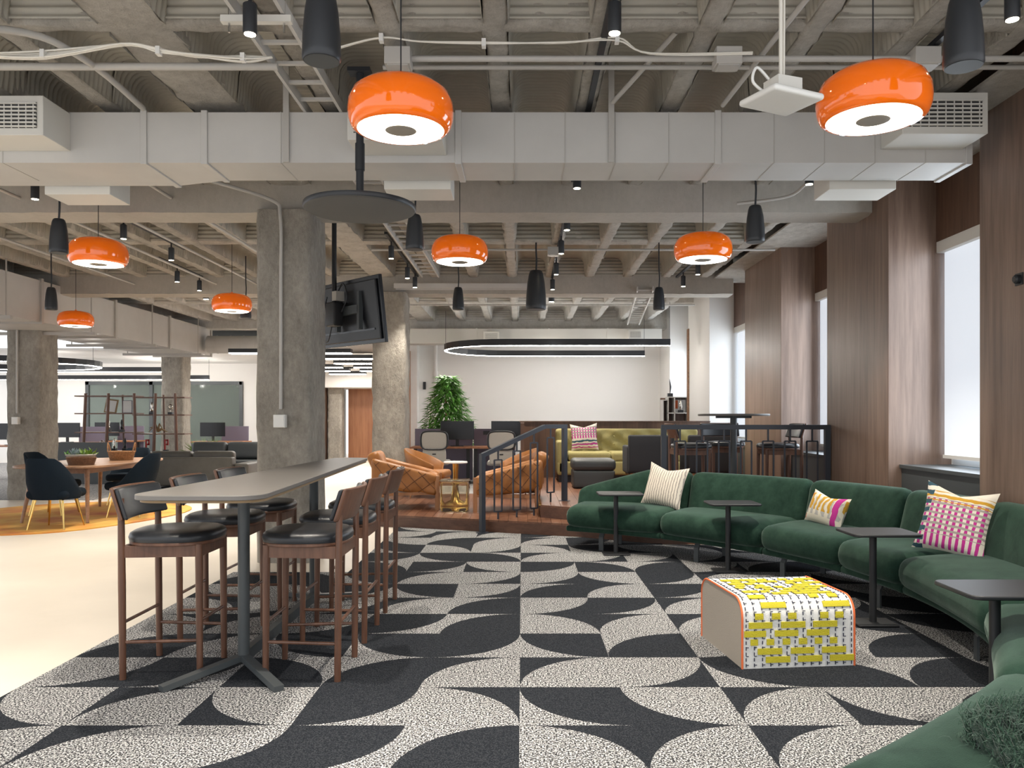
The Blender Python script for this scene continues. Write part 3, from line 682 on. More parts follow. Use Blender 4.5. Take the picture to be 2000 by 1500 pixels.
# television on a pole, seen from behind
t = thing('television', 'large black television hung from a ceiling pole beside the column', 'television', (-1.86, 8.75, 2.48), math.radians(135))
tilt = math.radians(-7)
def tvp(mb, name, mat, bev=0): return mb.build(name, mat, t, rot=(tilt, 0, 0), bevel=bev)
tvp(MB().box(-.62, .62, -.02, .02, -.35, .35), 'screen_panel', 'screen', .005)
tvp(MB().box(-.58, .58, .02, .045, -.31, .31), 'back_cover', 'black', .01)
tvp(MB().box(-.5, .5, .045, .052, -.21, -.19), 'cover_seam', 'screen')
MB().box(-.3, .12, .05, .1, -.03, .06).box(-.32, -.28, .05, .1, -.2, .2).box(.1, .14, .05, .1, -.2, .2).build('wall_mount', 'grey_metal', t)
MB().rbox((.09, .06, .13), .02, 2).build('mount_box', 'black_satin', t, loc=(.06, .16, -.02)); MB().box(-.04, .04, .1, .2, .12, .22).build('power_brick', 'pot', t)
MB().tube([(.06, .16, .05), (.06, .16, 1.06)], .026, 14).build('pole', 'black_satin', t)
MB().tube(arcpts([(.0, .16, .2), (-.08, .14, .3), (-.12, .12, .15), (-.05, .14, .0)], 6), .008, 6).build('cable_loop', 'black', t)
MB().tube(arcpts([(.1, .16, -.12), (.2, .15, -.3), (.34, .13, -.25), (.36, .12, -.05), (.3, .1, .2)], 6), .007, 6).build('cable_loop', 'black', t)
# wireless access point
Y = 3.4; t = thing('access_point', 'white square wireless access point hanging from a cable below the conduit', 'access point', (X(1525, Y), Y, 2.69), .35)
MB().rbox((.125, .125, .014), .013, 6).build('casing', 'white_plastic', t, rot=(.06, .05, 0))
MB().box(-.05, .07, -.05, .05, .02, .085).build('junction_box', 'duct_light', t)
MB().tube([(0, 0, .08), (.0, 0, .8)], .008, 6).build('cable', 'cable', t); MB().tube([(0.015, 0, .08), (.02, 0, .8)], .005, 6).build('cable', 'cable', t)
MB().tube(arcpts([(-.08, 0, .02), (-.14, 0, .06), (-.12, 0, .12), (-.06, 0, .08)], 6), .006, 6).build('cable_loop', 'white_plastic', t)
# LED ring light over the far lounge
def led_path(lab, path, r_up=.045, hgt=.12, glow=()):
    o0 = Vector(path[0]); t = thing('linear_pendant', lab, 'ceiling light', tuple(o0)); P = [Vector(p)-o0 for p in path]
    mb = MB(); ml = MB()
    for a, b in zip(P, P[1:]):
        e = (b-a).normalized()*.008
        mb.bar(a-e, b+e, .06, hgt); ml.bar(a-e-Vector((0, 0, hgt/2+.004)), b+e-Vector((0, 0, hgt/2+.004)), .034, .008)
    lp = mb.build('light_profile', 'black', t); ml.build('light_strip', 'led', lp)
    for g in glow:
        l = bpy.data.lights.new('linear_pendant_glow', 'POINT'); l.energy = g[3]; l.shadow_soft_size = .06; l.color = (1, .95, .88)
        o = bpy.data.objects.new('linear_pendant_glow', l); COL.objects.link(o); o.location = g[:3]
    for p in (P[0], P[len(P)//2], P[-1]): MB().tube([p, p+Vector((0, 0, 3.5-path[0][2]))], .004, 5).build('suspension_wire', 'black', t)
zl = 2.75; arc = [(2.75, 15.0, zl)]+[(-.3+1.3*math.cos(a)*.95, 16.3+1.3*math.sin(a), zl) for a in [(-PI/2)-PI*k/16 for k in range(17)]]+[(2.67, 17.6, zl)]
led_path('black hairpin-shaped linear pendant with glowing underside in front of the far white wall', arc, glow=[(-1.5, 16.3, 2.66, 16), (.6, 15.0, 2.66, 16), (2.2, 15.0, 2.66, 12), (.6, 17.6, 2.66, 16), (2.0, 17.6, 2.66, 14)])
ringc = [(-11.25+1.8*math.cos(a), 17.8+1.6*math.sin(a), 2.55) for a in [2*PI*k/36 for k in range(37)]]
led_path('black ring-shaped linear pendant over the far office desks', ringc, glow=[(-9.45, 17.8, 2.46, 18), (-11.25, 19.4, 2.46, 18)])
led_path('straight black linear pendant in front of the glazed office', [(-15.5, 20.2, 2.55), (-8.6, 20.2, 2.55)]); led_path('straight black linear pendant closest to the glazed office', [(-15.5, 22.2, 2.45), (-8.6, 22.2, 2.45)], glow=[(-13, 22.2, 2.36, 40), (-10.2, 22.2, 2.36, 40), (-8.7, 22.2, 2.36, 35)])
for k in range(6):
    y = 16.5+k*1.6
    for j, x in enumerate((-6.0, -4.6)):
        t = thing('corridor_light', 'flat rectangular corridor ceiling light in the passage behind the columns', 'ceiling light', (x+.15*(k % 2), y, 2.66), 0, 'corridor ceiling lights')
        MB().box(0, 1.1, 0, .22, .015, .1).build('housing', 'black', t); MB().box(.01, 1.09, .01, .21, 0, .015).build('diffuser', 'led', t)
# ================================================================ FURNITURE
# ---- curved green sofa
SCX, SCY = -.97, 5.1; RI, RO = 3.44, 4.18
sofa = thing('curved_sofa', 'long curved dark green velvet sectional sofa along the wood piers', 'sofa', (SCX, SCY, 0))
SEAMS = [66, 49, 30.5, 16, 4, -18, -38, -60]
def endf(a): return max(0, min(1, (a-56)/10))          # taper of the wing at the platform end
for i, (a1, a0) in enumerate(zip(SEAMS, SEAMS[1:])):
    am = math.radians((a0+a1)/2); ha = math.radians((a1-a0)/2)
    def seat(x, y, z):
        a = am+x/3.8*1.0; k = 1-(abs(x)/(ha*3.8))**6*.10; r = 3.81+y
        fr = max(0, -y/.37); zz = z*(1+.10*(1-fr)) - .0
        bul = .035*math.cos(min(1, abs(x)/(ha*3.8))*PI/2)
        r -= bul*fr
        return (r*math.cos(a), r*math.sin(a), .335+zz*k+.02*(1-(y/.37)**2)*(z > 0))
    MB().rbox((ha*3.8-.004, .37, .105), .09, 6, seat, seg=(10, 6, 3)).build('seat_cushion', 'green', sofa, ang=80)
    def back(x, y, z):
        a = am+x/4.0; t = (z+.23)/.46; e = endf(math.degrees(a)); hh = .46*(1-.44*e)
        r = 4.06+y*(1-.35*t)+.09*t-.22*e*(1-0*t); bul = .03*math.cos(min(1, abs(x)/(ha*4.0))*PI/2)*math.sin(PI*min(1, max(0, t)))
        r -= bul*(y < 0)
        return (r*math.cos(a), r*math.sin(a), .34+t*hh)
    MB().rbox((ha*4.0-.004, .115, .23), .085, 6, back, seg=(10, 3, 6)).build('back_cushion', 'green', sofa, ang=80)
    def basef(x, y, z):
        a = am+x/3.8; r = 3.83+y
        return (r*math.cos(a), r*math.sin(a), .215+z)
    MB().rbox((ha*3.8, .34, .03), .025, 6, basef, seg=(10, 2, 1)).build('sofa_base', 'green', sofa, ang=80)
for a in (60, 43, 27.5, -10, 10, -32, -50):
    ar = math.radians(a); u = Vector((math.cos(ar), math.sin(ar), 0))
    for rr in (3.58, 4.05):
        p = u*rr; MB().bar(p+Vector((0, 0, .19)), p-u*.03+Vector((0, 0, .13)), .05, .014, up=u).bar(p-u*.03+Vector((0, 0, .14)), p-u*.03+Vector((0, 0, .008)), .05, .014, up=u).build('leg', 'grey_metal', sofa)
# ---- C-shaped side tables
def side_table(px, py, lab):
    Y = FPX*H/(py-VY); t = thing('side_table', lab, 'side table', (X(px, Y), Y, .008))
    MB().rbox((.13, .10, .008), .007, 3).build('base_plate', 'black_satin', t, loc=(.0, 0, .009))
    MB().tube([(0, 0, .015), (0, 0, .585)], .023, 18).build('post', 'black_satin', t)
    poly = []
    for cx, cy, a0 in ((.17, .13, 0), (-.17, .13, 90), (-.17, -.13, 180), (.17, -.13, 270)):
        poly += [(cx+.05*math.cos(math.radians(a0+k*22.5)), cy+.05*math.sin(math.radians(a0+k*22.5))) for k in range(5)]
    MB().prism(poly, .585, .603).build('table_top', 'black_satin', t, loc=(.04, .02, 0), bevel=.005)
side_table(1203, 1084, 'small black pedestal side table beside the cream patterned pillow'); side_table(1422, 1118, 'small black pedestal side table between the two smaller pillows')
side_table(1705, 1221, 'small black pedestal side table beside the embroidered pouf'); side_table(1943, 1424, 'small black pedestal side table nearest the sheepskin')
# ---- pillows
def pillow(name, lab, w_, h_, th, mat, loc, rot, cat='pillow'):
    o = thing(name, lab, cat, loc); o.rotation_euler = rot; mb = MB(); n = 16; vs = []; fs = []
    for s in (-1, 1):
        for i in range(n+1):
            for j in range(n+1):
                u = -1+2*i/n; v = -1+2*j/n; pin = 1-.10*(1-u*u)*(abs(v) ** 3)-.0; pin2 = 1-.10*(1-v*v)*(abs(u)**3)
                e = max(0, (1-u*u))*max(0, (1-v*v)); vs.append((u*w_/2*pin2, s*th/2*(e**.42), h_/2+v*h_/2*pin-h_*.10*(1-abs(u))**1.2*(max(0, v)**2)))
        o_ = (0 if s < 0 else (n+1)**2)
        for i in range(n):
            for j in range(n):
                q = (o_+i*(n+1)+j, o_+(i+1)*(n+1)+j, o_+(i+1)*(n+1)+j+1, o_+i*(n+1)+j+1); fs.append(q if s < 0 else q[::-1])
    vs = [(x, y, z-h_/2) for x, y, z in vs]
    mb.add(vs, fs); mb.build('cushion_cover', mat, o, loc=(0, 0, h_/2), ang=80)
    pp = [(-w_/2, 0, 0), (w_/2, 0, 0), (w_/2, 0, h_), (-w_/2, 0, h_), (-w_/2, 0, 0)]
    return o
def on_sofa(a, r, z): ar = math.radians(a); return (SCX+r*math.cos(ar), SCY+r*math.sin(ar), z)
pillow('throw_pillow', 'cream square pillow with wavy grey lines on the green sofa', .44, .44, .16, 'p_wave', on_sofa(52, 3.83, .455), (-.30, .12, math.radians(52-90)))
pillow('throw_pillow', 'small lumbar pillow with mustard scribbles and a magenta spot', .46, .28, .13, 'p_mustard', on_sofa(25, 3.82, .455), (-.34, .10, math.radians(25-98)))
pillow('throw_pillow', 'large cream pillow with magenta stripes and grey bands on the green sofa', .44, .47, .17, 'p_pink', on_sofa(3, 3.76, .45), (-.30, .14, math.radians(-45)))
# ---- sheepskin cushion at the near end
fur = thing('sheepskin_throw', 'curly dark green sheepskin draped over the near end of the sofa', 'sheepskin', (1.50, 2.02, .435))
def furf(x, y, z): return (x, y, z+.05*math.cos(x*5)*math.cos(y*5))
MB().rbox((.27, .22, .05), .045, 8, furf).build('hide', 'fur', fur, loc=(0, 0, .05))
mb = MB(); r2 = random.Random(5)
for k in range(13000):
    x = r2.uniform(-.28, .28); y = r2.uniform(-.23, .23); z = .10+.05*math.cos(x*5)*math.cos(y*5)-(r2.uniform(.0, .11) if max(abs(x)/.28, abs(y)/.23) > .84 else 0)
    p = Vector((x, y, z)); a = r2.uniform(0, 2*PI); L = r2.uniform(.03, .07); dr = Vector((math.cos(a)*.7, math.sin(a)*.7, r2.uniform(.2, 1))).normalized(); sd = dr.cross(Vector((0, 0, 1))).normalized()
    cu = r2.uniform(.006, .014); vs = []
    for s in range(5):
        q = p+dr*L*s/4+sd*cu*math.sin(s*1.7+a)+Vector((0, 0, cu*math.cos(s*1.7+a))); wd = .0022*(1-s/5)
        vs += [q-sd*wd, q+sd*wd]
    mb.add(vs, [(2*s, 2*s+1, 2*s+3, 2*s+2) for s in range(4)])
fl_ = mb.build('fleece', 'fur', fur); fl_['kind'] = 'stuff'
# ---- embroidered pouf
pouf = thing('pouf', 'low rectangular pouf with white cover and yellow embroidered blocks', 'ottoman', (1.18, 4.32, .008), math.radians(6))
PW, PD, PH, PR = .63, .66, .37, .10
def prof(t):
    """profile length -> (y, z): up the front, over the top, down the back"""
    L1 = PH-PR; La = PR*PI/2; Lt = PD-2*PR
    if t < L1: return (0, t)
    t -= L1
    if t < La: a = t/PR; return (PR-PR*math.cos(a), PH-PR+PR*math.sin(a))
    t -= La
    if t < Lt: return (PR+t, PH)
    t -= Lt
    if t < La: a = t/PR; return (PD-PR+PR*math.sin(a), PH-PR+PR*math.cos(a))
    t -= La; return (PD, PH-PR-t)
TT = 2*(PH-PR)+PR*PI+PD-2*PR
def pp(u, t, off=0):
    y, z = prof(t); y2, z2 = prof(min(TT, t+.004)); ty, tz = y2-y, z2-z; l = math.hypot(ty, tz) or 1
    return (u, y-tz/l*off, z+ty/l*off)
N = 48; mb = MB(); vs = [pp(u, TT*k/N) for k in range(N+1) for u in (.0, PW)]
mb.add(vs, [(2*k, 2*k+1, 2*k+3, 2*k+2) for k in range(N)]).build('embroidered_cover', 'canvas', pouf, ang=60)
side = [prof(TT*k/N) for k in range(N+1)]
for sx, nm in ((0, 1), (PW, -1)):
    vs = [(sx, y, z) for y, z in side]; f = tuple(range(N+1))
    MB().add(vs, [f if nm < 0 else f[::-1]]).build('linen_side', 'linen', pouf)
    MB().tube([(sx, y, z) for y, z in side], .006, 6).build('piping', 'piping', pouf)
MB().box(.01, PW-.01, .01, PD-.01, 0, .01).build('underside', 'linen', pouf)
def patch(u0, u1, t0, t1):
    n = 5; vs = [pp(u, t0+(t1-t0)*k/n, .007) for k in range(n+1) for u in (u0, u1)]; m = len(vs)
    vs += [pp(u, t0+(t1-t0)*k/n, 0) for k in range(n+1) for u in (u0, u1)]
    fs = [(2*k, 2*k+1, 2*k+3, 2*k+2) for k in range(n)]+[(2*k, 2*k+2, m+2*k+2, m+2*k) for k in range(n)]+[(2*k+1, m+2*k+1, m+2*k+3, 2*k+3) for k in range(n)]+[(0, m, m+1, 1), (2*n, 2*n+1, m+2*n+1, m+2*n)]
    MB().add(vs, fs).build('embroidered_block', 'yellow', pouf, ang=30)
rows_ = [(.03, [(.13, .265), (.31, .445), (.49, .625)]), (.075, [(.085, .22), (.27, .40), (.445, .58)]), (.125, [(.045, .085), (.135, .175), (.225, .265), (.315, .36), (.405, .445), (.49, .53)]), (.17, [(.01, .13), (.18, .31), (.36, .485)]), (.215, [(.035, .165), (.215, .35), (.395, .53)]), (.262, [(.07, .115), (.165, .21), (.255, .30), (.435, .48), (.52, .565)]), (.32, [(.11, .25), (.46, .61)])]
for t0, us in rows_:
    for a, b in us: patch(a, b, t0, t0+.032)
r3 = random.Random(11)
for k in range(9):
    t0 = .38+k*.052
    for j in range(5):
        u0 = .06+j*.115+(k % 2)*.04+r3.uniform(-.01, .01)
        if r3.random() < .72 and u0 < .54: patch(u0, u0+r3.choice([.05, .09, .11]), t0, t0+.034)
mb = MB()
for i in range(14):
    u = .02+i*.0455; t = .01
    while t < TT-.3:
        a = pp(u, t, .004); b = pp(u, t+.018, .004); mb.bar(a, b, .004, .003); t += .03
for j in range(18):
    t = .02+j*.047; u = .02
    while t < TT-.3 and u < PW-.03:
        mb.bar(pp(u, t, .004), pp(u+.014, t, .004), .004, .003); u += .0455
st = mb.build('stitching', 'navy_thread', pouf); st['kind'] = 'stuff'
# ---- bar table
bt = thing('bar_table', 'long tapered grey bar height table on a dark steel frame', 'table', (-1.48, 4.3, .008))
def taper(y): return .30-.15*(y+.65)/3.4
out = [];
ya, yb = -.68, 2.75
for s, cx in ((1, 1), (-1, -1)):
    pass
def rc(cx, cy, r, a0, a1, n=6): return [(cx+r*math.cos(math.radians(a0+(a1-a0)*k/n)), cy+r*math.sin(math.radians(a0+(a1-a0)*k/n))) for k in range(n+1)]
out = rc(taper(ya)-.12, ya+.12, .12, -90, 0)+rc(taper(yb)-.1, yb-.1, .1, 0, 90)+rc(-taper(yb)+.1, yb-.1, .1, 90, 180)+rc(-taper(ya)+.12, ya+.12, .12, 180, 270)
MB().prism(out, .972, .995).build('table_top', 'table_grey', bt, bevel=.003)
MB().prism([(x*.96, y*.985+.02) for x, y in out], .958, .972).build('top_edge', 'ply', bt)
for y in (0, 1.45): MB().tube([(0, y, .05), (0, y, .96)], .031, 18).build('post', 'grey_metal', bt)
MB().bar((0, 0, .075), (0, 1.45, .075), .04, .06).build('floor_beam', 'grey_metal', bt)
for y0, s in ((0, -1), (1.45, 1)):
    for sx in (-1, 1): MB().bar((0, y0, .075), (sx*.29, y0+s*.34, .015), .05, .03).build('foot', 'grey_metal', bt)
# ---- bar stools (facing local +X)
def make_stool():
    t = thing('bar_stool', 'walnut bar stool', 'stool')
    for sy in (-1, 1):
        MB().tube([(-.19, .21*sy, 0), (-.195, .21*sy, .5), (-.20, .21*sy, .93)], [.017, .019, .016], 10).build('back_leg', 'walnut', t)
        MB().tube([(.19, .17*sy, 0), (.185, .17*sy, .69)], [.016, .02], 10).build('front_leg', 'walnut', t)
        MB().bar((-.19, .205*sy, .655), (.185, .168*sy, .655), .02, .06).build('seat_rail', 'walnut', t)
        MB().tube([(-.19, .208*sy, .19), (.188, .17*sy, .19)], .009, 8).build('side_stretcher', 'walnut', t)
    MB().bar((.185, -.17, .655), (.185, .17, .655), .02, .06).build('front_rail', 'walnut', t); MB().bar((-.19, -.2, .655), (-.19, .2, .655), .02, .06).build('back_rail', 'walnut', t)
    MB().tube([(.187, -.17, .29), (.187, .17, .29)], .009, 8).build('foot_rest', 'walnut', t); MB().tube([(-.192, -.21, .29), (-.192, .21, .29)], .009, 8).build('back_stretcher', 'walnut', t)
    oval = [((.225+.0*math.cos(a))*abs(math.cos(a))**.75*(1 if math.cos(a) > 0 else -1)+.01, .235*abs(math.sin(a))**.75*(1 if math.sin(a) > 0 else -1)) for a in [2*PI*k/36 for k in range(36)]]
    MB().prism(oval, .685, .703).build('seat_base', 'walnut', t, bevel=.004)
    lay = [(1.0, .703), (1.02, .722), (.99, .742), (.90, .754), (.6, .760), (.25, .757)]
    vs = [(x*s, y*s, z) for s, z in lay for x, y in oval]; n = 36
    fs = [(i*n+k, i*n+(k+1) % n, (i+1)*n+(k+1) % n, (i+1)*n+k) for i in range(len(lay)-1) for k in range(n)]+[tuple((len(lay)-1)*n+k for k in range(n))]
    MB().add(vs, fs).build('seat_pad', 'leather', t, ang=80)
    def curved(x, y, z):                       # x thickness, y width, z height
        return (-.235+x-.32*(z+.02)+.75*y*y, y, .90+z)
    MB().rbox((.011, .245, .085), .010, 4, lambda x, y, z: curved(x-.012, y, z), seg=(1, 12, 4)).build('backrest_shell', 'walnut', t, ang=80)
    MB().rbox((.013, .240, .080), .012, 4, lambda x, y, z: curved(x+.012, y, z), seg=(1, 12, 4)).build('backrest_pad', 'leather', t, ang=80)
    return t
stool = make_stool(); first = True
SP = [(-1.86, 4.36, 0, 'walnut bar stool on the cream floor side of the bar table, near end', .008), (-1.86, 5.05, .02, 'walnut bar stool on the cream floor side of the bar table, middle of three', .008), (-1.86, 5.76, -.02, 'walnut bar stool on the cream floor side of the bar table, beside the concrete column', .008),
      (-1.13, 4.33, PI, 'walnut bar stool on the open carpet side of the bar table, at the near end', .008), (-1.13, 5.03, PI, 'walnut bar stool on the open carpet side of the bar table, middle of three', .008), (-1.13, 5.77, PI, 'walnut bar stool on the open carpet side of the bar table, at the far end', .008),
      (1.95, 9.35, .0, 'walnut bar stool beside the round high table next to the railing post', .30), (2.5, 10.0, -PI/2, 'walnut bar stool behind the round high table with dark leather back showing', .30), (2.99, 9.4, PI, 'walnut bar stool beside the round high table next to the window', .30)]
for x, y, rz, l, z in SP:
    if first: stool.location = (x, y, z); stool.rotation_euler = (0, 0, rz); stool['label'] = l; first = False
    else: dup(stool, (x, y, z), rz, l)
ht = thing('high_table', 'round high table on a single dark post behind the railing', 'table', (2.44, 9.3, .30))
MB().lathe([(0, 1.07), (.40, 1.07), (.405, 1.085), (.40, 1.095), (0, 1.095)], 40).build('table_top', 'table_grey', ht); MB().tube([(0, 0, .02), (0, 0, 1.07)], .038, 16).build('post', 'grey_metal', ht)
MB().box(-.2, .2, -.03, .03, 1.045, 1.07).build('top_bracket', 'grey_metal', ht); MB().lathe([(0, 0), (.26, 0), (.26, .012), (.05, .02), (0, .02)], 32).build('base_plate', 'grey_metal', ht)
# ---- railings
def loop_baluster(parent, p, zt, zl0, zl1, zb, dr, w2=.055):
    d_ = Vector(dr).normalized()*w2; b = .016; q = Vector(p)
    mb = MB(); A = q+Vector((0, 0, zl1)); B = q+Vector((0, 0, zl0))
    mb.bar(A-d_, A+d_, b, b).bar(B-d_, B+d_, b, b).bar(A-d_, B-d_, b, b, up=d_).bar(A+d_, B+d_, b, b, up=d_)
    mb.bar(q+Vector((0, 0, zt)), A, b, b, up=d_).bar(B, q+Vector((0, 0, zb)), b, b, up=d_); mb.build('baluster', 'rail', parent)
r1 = thing('stair_railing', 'sloping dark metal stair railing with rectangular loop balusters', 'railing', (0, 0, 0))
a = Vector((-.46, 9.42, 0)); b = Vector((.54, 10.2, .3)); dr = Vector((b.x-a.x, b.y-a.y, 0))
kn = a.lerp(b, .74)
MB().bar((a.x, a.y, .008), (a.x, a.y, .93), .055, .055, up=dr).build('post', 'rail', r1); MB().bar((b.x, b.y, .30), (b.x, b.y, 1.26), .055, .055, up=dr).build('post', 'rail', r1)
MB().bar((a.x, a.y, .91), (kn.x, kn.y, 1.24), .05, .05).build('sloped_rail', 'rail', r1); MB().bar((kn.x, kn.y, 1.24), (b.x+.02, b.y, 1.24), .05, .05).build('top_rail', 'rail', r1)
MB().box(a.x-.07, a.x+.07, a.y-.05, a.y+.05, .008, .014).build('floor_plate', 'rail', r1); MB().box(b.x-.07, b.x+.07, b.y-.05, b.y+.05, .30, .306).build('floor_plate', 'rail', r1)
for k, (f, zl, zb) in enumerate(((.18, .24, .15), (.40, .24, .15), (.61, .24, .15), (.82, .42, .30))):
    p = a.lerp(b, f); zt = .91+.33*min(1, f/.74); loop_baluster(r1, (p.x, p.y, 0), zt, zl, zt-.14, zb, dr)
r2_ = thing('guard_railing', 'straight dark metal guard railing with loop balusters behind the green sofa', 'railing', (0, 8.62, .30))
for x in (1.515, 3.26): MB().bar((x, 0, 0), (x, 0, .97), .055, .055, up=(0, 1, 0)).build('post', 'rail', r2_)
MB().bar((1.49, 0, .95), (3.285, 0, .95), .05, .05).build('top_rail', 'rail', r2_)
for k in range(7): loop_baluster(r2_, (1.69+k*.235, 0, 0), .93, .1, .80, 0, (1, 0, 0), .058)
# ---- olive sofa and its neighbours
os_ = thing('tufted_sofa', 'olive green tufted sofa against the low dark wood divider', 'sofa', (.58, 13.1, .30))
MB().box(.03, 2.4, .05, .85, 0, .12).build('plinth', 'black', os_)
MB().rbox((1.21, .42, .11), .03, 4).build('seat_base', 'olive', os_, loc=(1.21, .43, .225))
for k in range(3): MB().rbox((.345, .33, .085), .05, 5).build('seat_cushion', 'olive', os_, loc=(.53+k*.70, .36, .405))
def tuft(x, y, z): return (x, y+.03*math.cos(x*2*PI/.35)*math.cos(z*2*PI/.24)*(y < 0), z)
MB().rbox((1.21, .10, .29), .05, 6, tuft, seg=(40, 2, 12)).build('tufted_back', 'olive', os_, loc=(1.21, .75, .57), ang=80)
for k in range(6):
    for j in range(2): MB().lathe([(0, .012), (.012, .008), (.016, 0)], 8).build('button', 'olive', os_, loc=(.27+k*.36, .63, .60+j*.13), rot=(PI/2, 0, 0))
for x in (.08, 2.34): MB().rbox((.08, .40, .27), .04, 4).build('arm', 'olive', os_, loc=(x, .41, .40))
pillow('throw_pillow', 'multicoloured magenta and teal square pillow on the olive sofa', .46, .46, .15, 'p_multi', (1.06, 13.50, .80), (-.2, -.05, 0))
ot = thing('ottoman', 'dark grey leather cube ottoman in front of the olive sofa', 'ottoman', (1.07, 12.2, .30))
MB().rbox((.31, .28, .13), .03, 4).build('ottoman_body', 'dgrey_leather', ot, loc=(0, 0, .14)); MB().rbox((.325, .295, .085), .06, 5).build('cushion_top', 'dgrey_leather', ot, loc=(0, 0, .35))
def tub(x, y, lab, rz=0):
    t = thing('club_chair', lab, 'armchair', (x, y, .30), rz)
    MB().rbox((.33, .06, .27), .03, 4).build('backrest', 'charcoal', t, loc=(0, -.30, .53))
    for sx in (-1, 1):
        MB().rbox((.045, .29, .2), .03, 4).build('arm', 'charcoal', t, loc=(.30*sx, -.02, .44))
        for sy in (-.3, .24): MB().tube([(.28*sx, sy, 0), (.27*sx, sy, .22)], [.012, .018], 8).build('leg', 'teak', t)
    MB().rbox((.26, .28, .09), .04, 4).build('seat_cushion', 'charcoal', t, loc=(0, -.0, .36)); MB().box(-.3, .3, -.32, .28, .21, .25).build('seat_frame', 'teak', t)
tub(1.86, 11.9, 'charcoal fabric club chair facing the olive sofa, beside the railing corner'); tub(2.72, 11.9, 'charcoal fabric club chair facing the olive sofa, beside the window')
ct = thing('coffee_table', 'small white topped table between the charcoal club chairs', 'table', (2.3, 12.7, .30)); MB().lathe([(0, .50), (.3, .50), (.3, .525), (0, .525)], 28).build('table_top', 'marble', ct); MB().tube([(0, 0, 0), (0, 0, .5)], .03, 10).build('post', 'black', ct); MB().lathe([(0, 0), (.2, 0), (.2, .012), (0, .015)], 24).build('base', 'black', ct)
# ---- tan lounge chairs (local: facing +X)
def lounge(x, y, rz, lab):
    t = thing('lounge_chair', lab, 'armchair', (x, y, .15), rz)
    def bodyf(x, y, z): return (x, y, z+.02*math.cos(x*16)*math.cos(y*16)*(z > 0))
    MB().rbox((.33, .27, .08), .06, 6, bodyf, seg=(10, 10, 2)).build('seat_cushion', 'tan', t, loc=(.08, 0, .34), rot=(0, -.12, 0), ang=80)
    def bk(x, y, z): return (x+.015*math.cos(z*18)*math.cos(y*16)*(x > 0), y, z)
    MB().rbox((.08, .29, .26), .06, 6, bk, seg=(2, 10, 10)).build('back_cushion', 'tan', t, loc=(-.36, 0, .50), rot=(0, -.42, 0), ang=80)
    for sy in (-1, 1):
        def armf(x, y, z, sy=sy): 
            q = (x+.42)/.84; return (x, y+.012*math.cos(x*18)*math.cos(z*18), z*(1.15-.35*q)-.16*q+.02)
        MB().rbox((.43, .055, .17), .05, 6, armf, seg=(12, 2, 6)).build('side_panel', 'tan', t, loc=(-.02, sy*.33, .46), ang=80)
        sp_ = [c for c in t.children if c.name.startswith('side_panel')][-1]; qs = MB()
        for k in range(7):
            for dn in (-1, 1):
                pts_ = [(-.62+.2*k+.03*j, (-.15+.03*j)*dn) for j in range(11)]; pts_ = [armf(x_, sy*.055, z_) for x_, z_ in pts_ if abs(x_) < .40]
                if len(pts_) > 2: qs.tube(pts_, .0045, 5)
        qs.build('quilt_seam', 'seam', sp_)
        for lx in (.40, -.38): MB().bar((lx, sy*.36, 0), (lx, sy*.36, .44 if lx > 0 else .40), .05, .035).build('leg', 'teak', t)
        MB().bar((.40, sy*.36, .22), (-.38, sy*.36, .20), .03, .04).build('side_rail', 'teak', t)
    MB().bar((.40, -.36, .23), (.40, .36, .23), .035, .05).build('front_rail', 'teak', t); MB().bar((-.38, -.36, .22), (-.38, .36, .22), .035, .05).build('back_rail', 'teak', t)
    return t
lounge(-1.52, 10.85, .05, 'tan tufted leather lounge chair with wooden frame beside the concrete column'); lounge(-.17, 10.55, PI-.05, 'tan tufted leather lounge chair with wooden frame behind the stair railing')
def tubtan(x, y, rz, lab):
    t = thing('tub_chair', lab, 'armchair', (x, y, .15), rz); n = 20; vs = []; fs = []
    for k in range(n+1):
        a = math.radians(62+236*k/n); hh = .74-.24*(abs(k-n/2)/(n/2))**1.6
        for r, z in ((.27, .26), (.32, .5*hh+.12), (.36, hh-.02), (.345, hh), (.325, hh-.02), (.29, .5*hh+.12), (.24, .28)): vs.append((r*math.cos(a)*1.02, r*math.sin(a), z))
    m = 7
    for k in range(n):
        for j in range(m): fs.append((k*m+j, (k+1)*m+j, (k+1)*m+(j+1) % m, k*m+(j+1) % m))
    fs += [tuple(range(m)), tuple(reversed(range(n*m, n*m+m)))]
    MB().add(vs, fs).build('shell', 'tan', t, ang=80)
    MB().rbox((.26, .25, .06), .05, 5).build('seat_cushion', 'tan', t, loc=(.05, 0, .35)); MB().rbox((.25, .24, .03), .02, 3).build('seat_base', 'tan', t, loc=(.04, 0, .27))
    for sx in (-.18, .2):
        for sy in (-.18, .18): MB().tube([(sx*1.2, sy*1.2, 0), (sx, sy, .26)], [.01, .016], 8).build('leg', 'teak', t)
tubtan(-1.42, 12.25, -.15, 'tan leather tub chair between the column and the brass table'); tubtan(-.12, 12.25, PI+.15, 'tan leather tub chair behind the stair railing')
gt = thing('cube_table', 'smoked glass cube side table between the tan lounge chairs', 'table', (-.86, 10.4, .15))
MB().rbox((.185, .16, .19), .05, 3).build('glass_cube', 'glass', gt, loc=(0, 0, .191)); MB().rbox((.19, .165, .01), .009, 3).build('glass_top', 'glass', gt, loc=(0, 0, .395))
bp = thing('pedestal_table', 'white marble topped pedestal table with flared brass stem', 'table', (-.93, 11.35, .15))
MB().lathe([(0, .56), (.165, .56), (.17, .57), (.165, .585), (0, .585)], 32).build('table_top', 'marble', bp); MB().lathe([(.13, 0), (.135, .01), (.06, .05), (.04, .2), (.036, .4), (.045, .56), (0, .56)], 24).build('stem', 'brass', bp, ang=60)
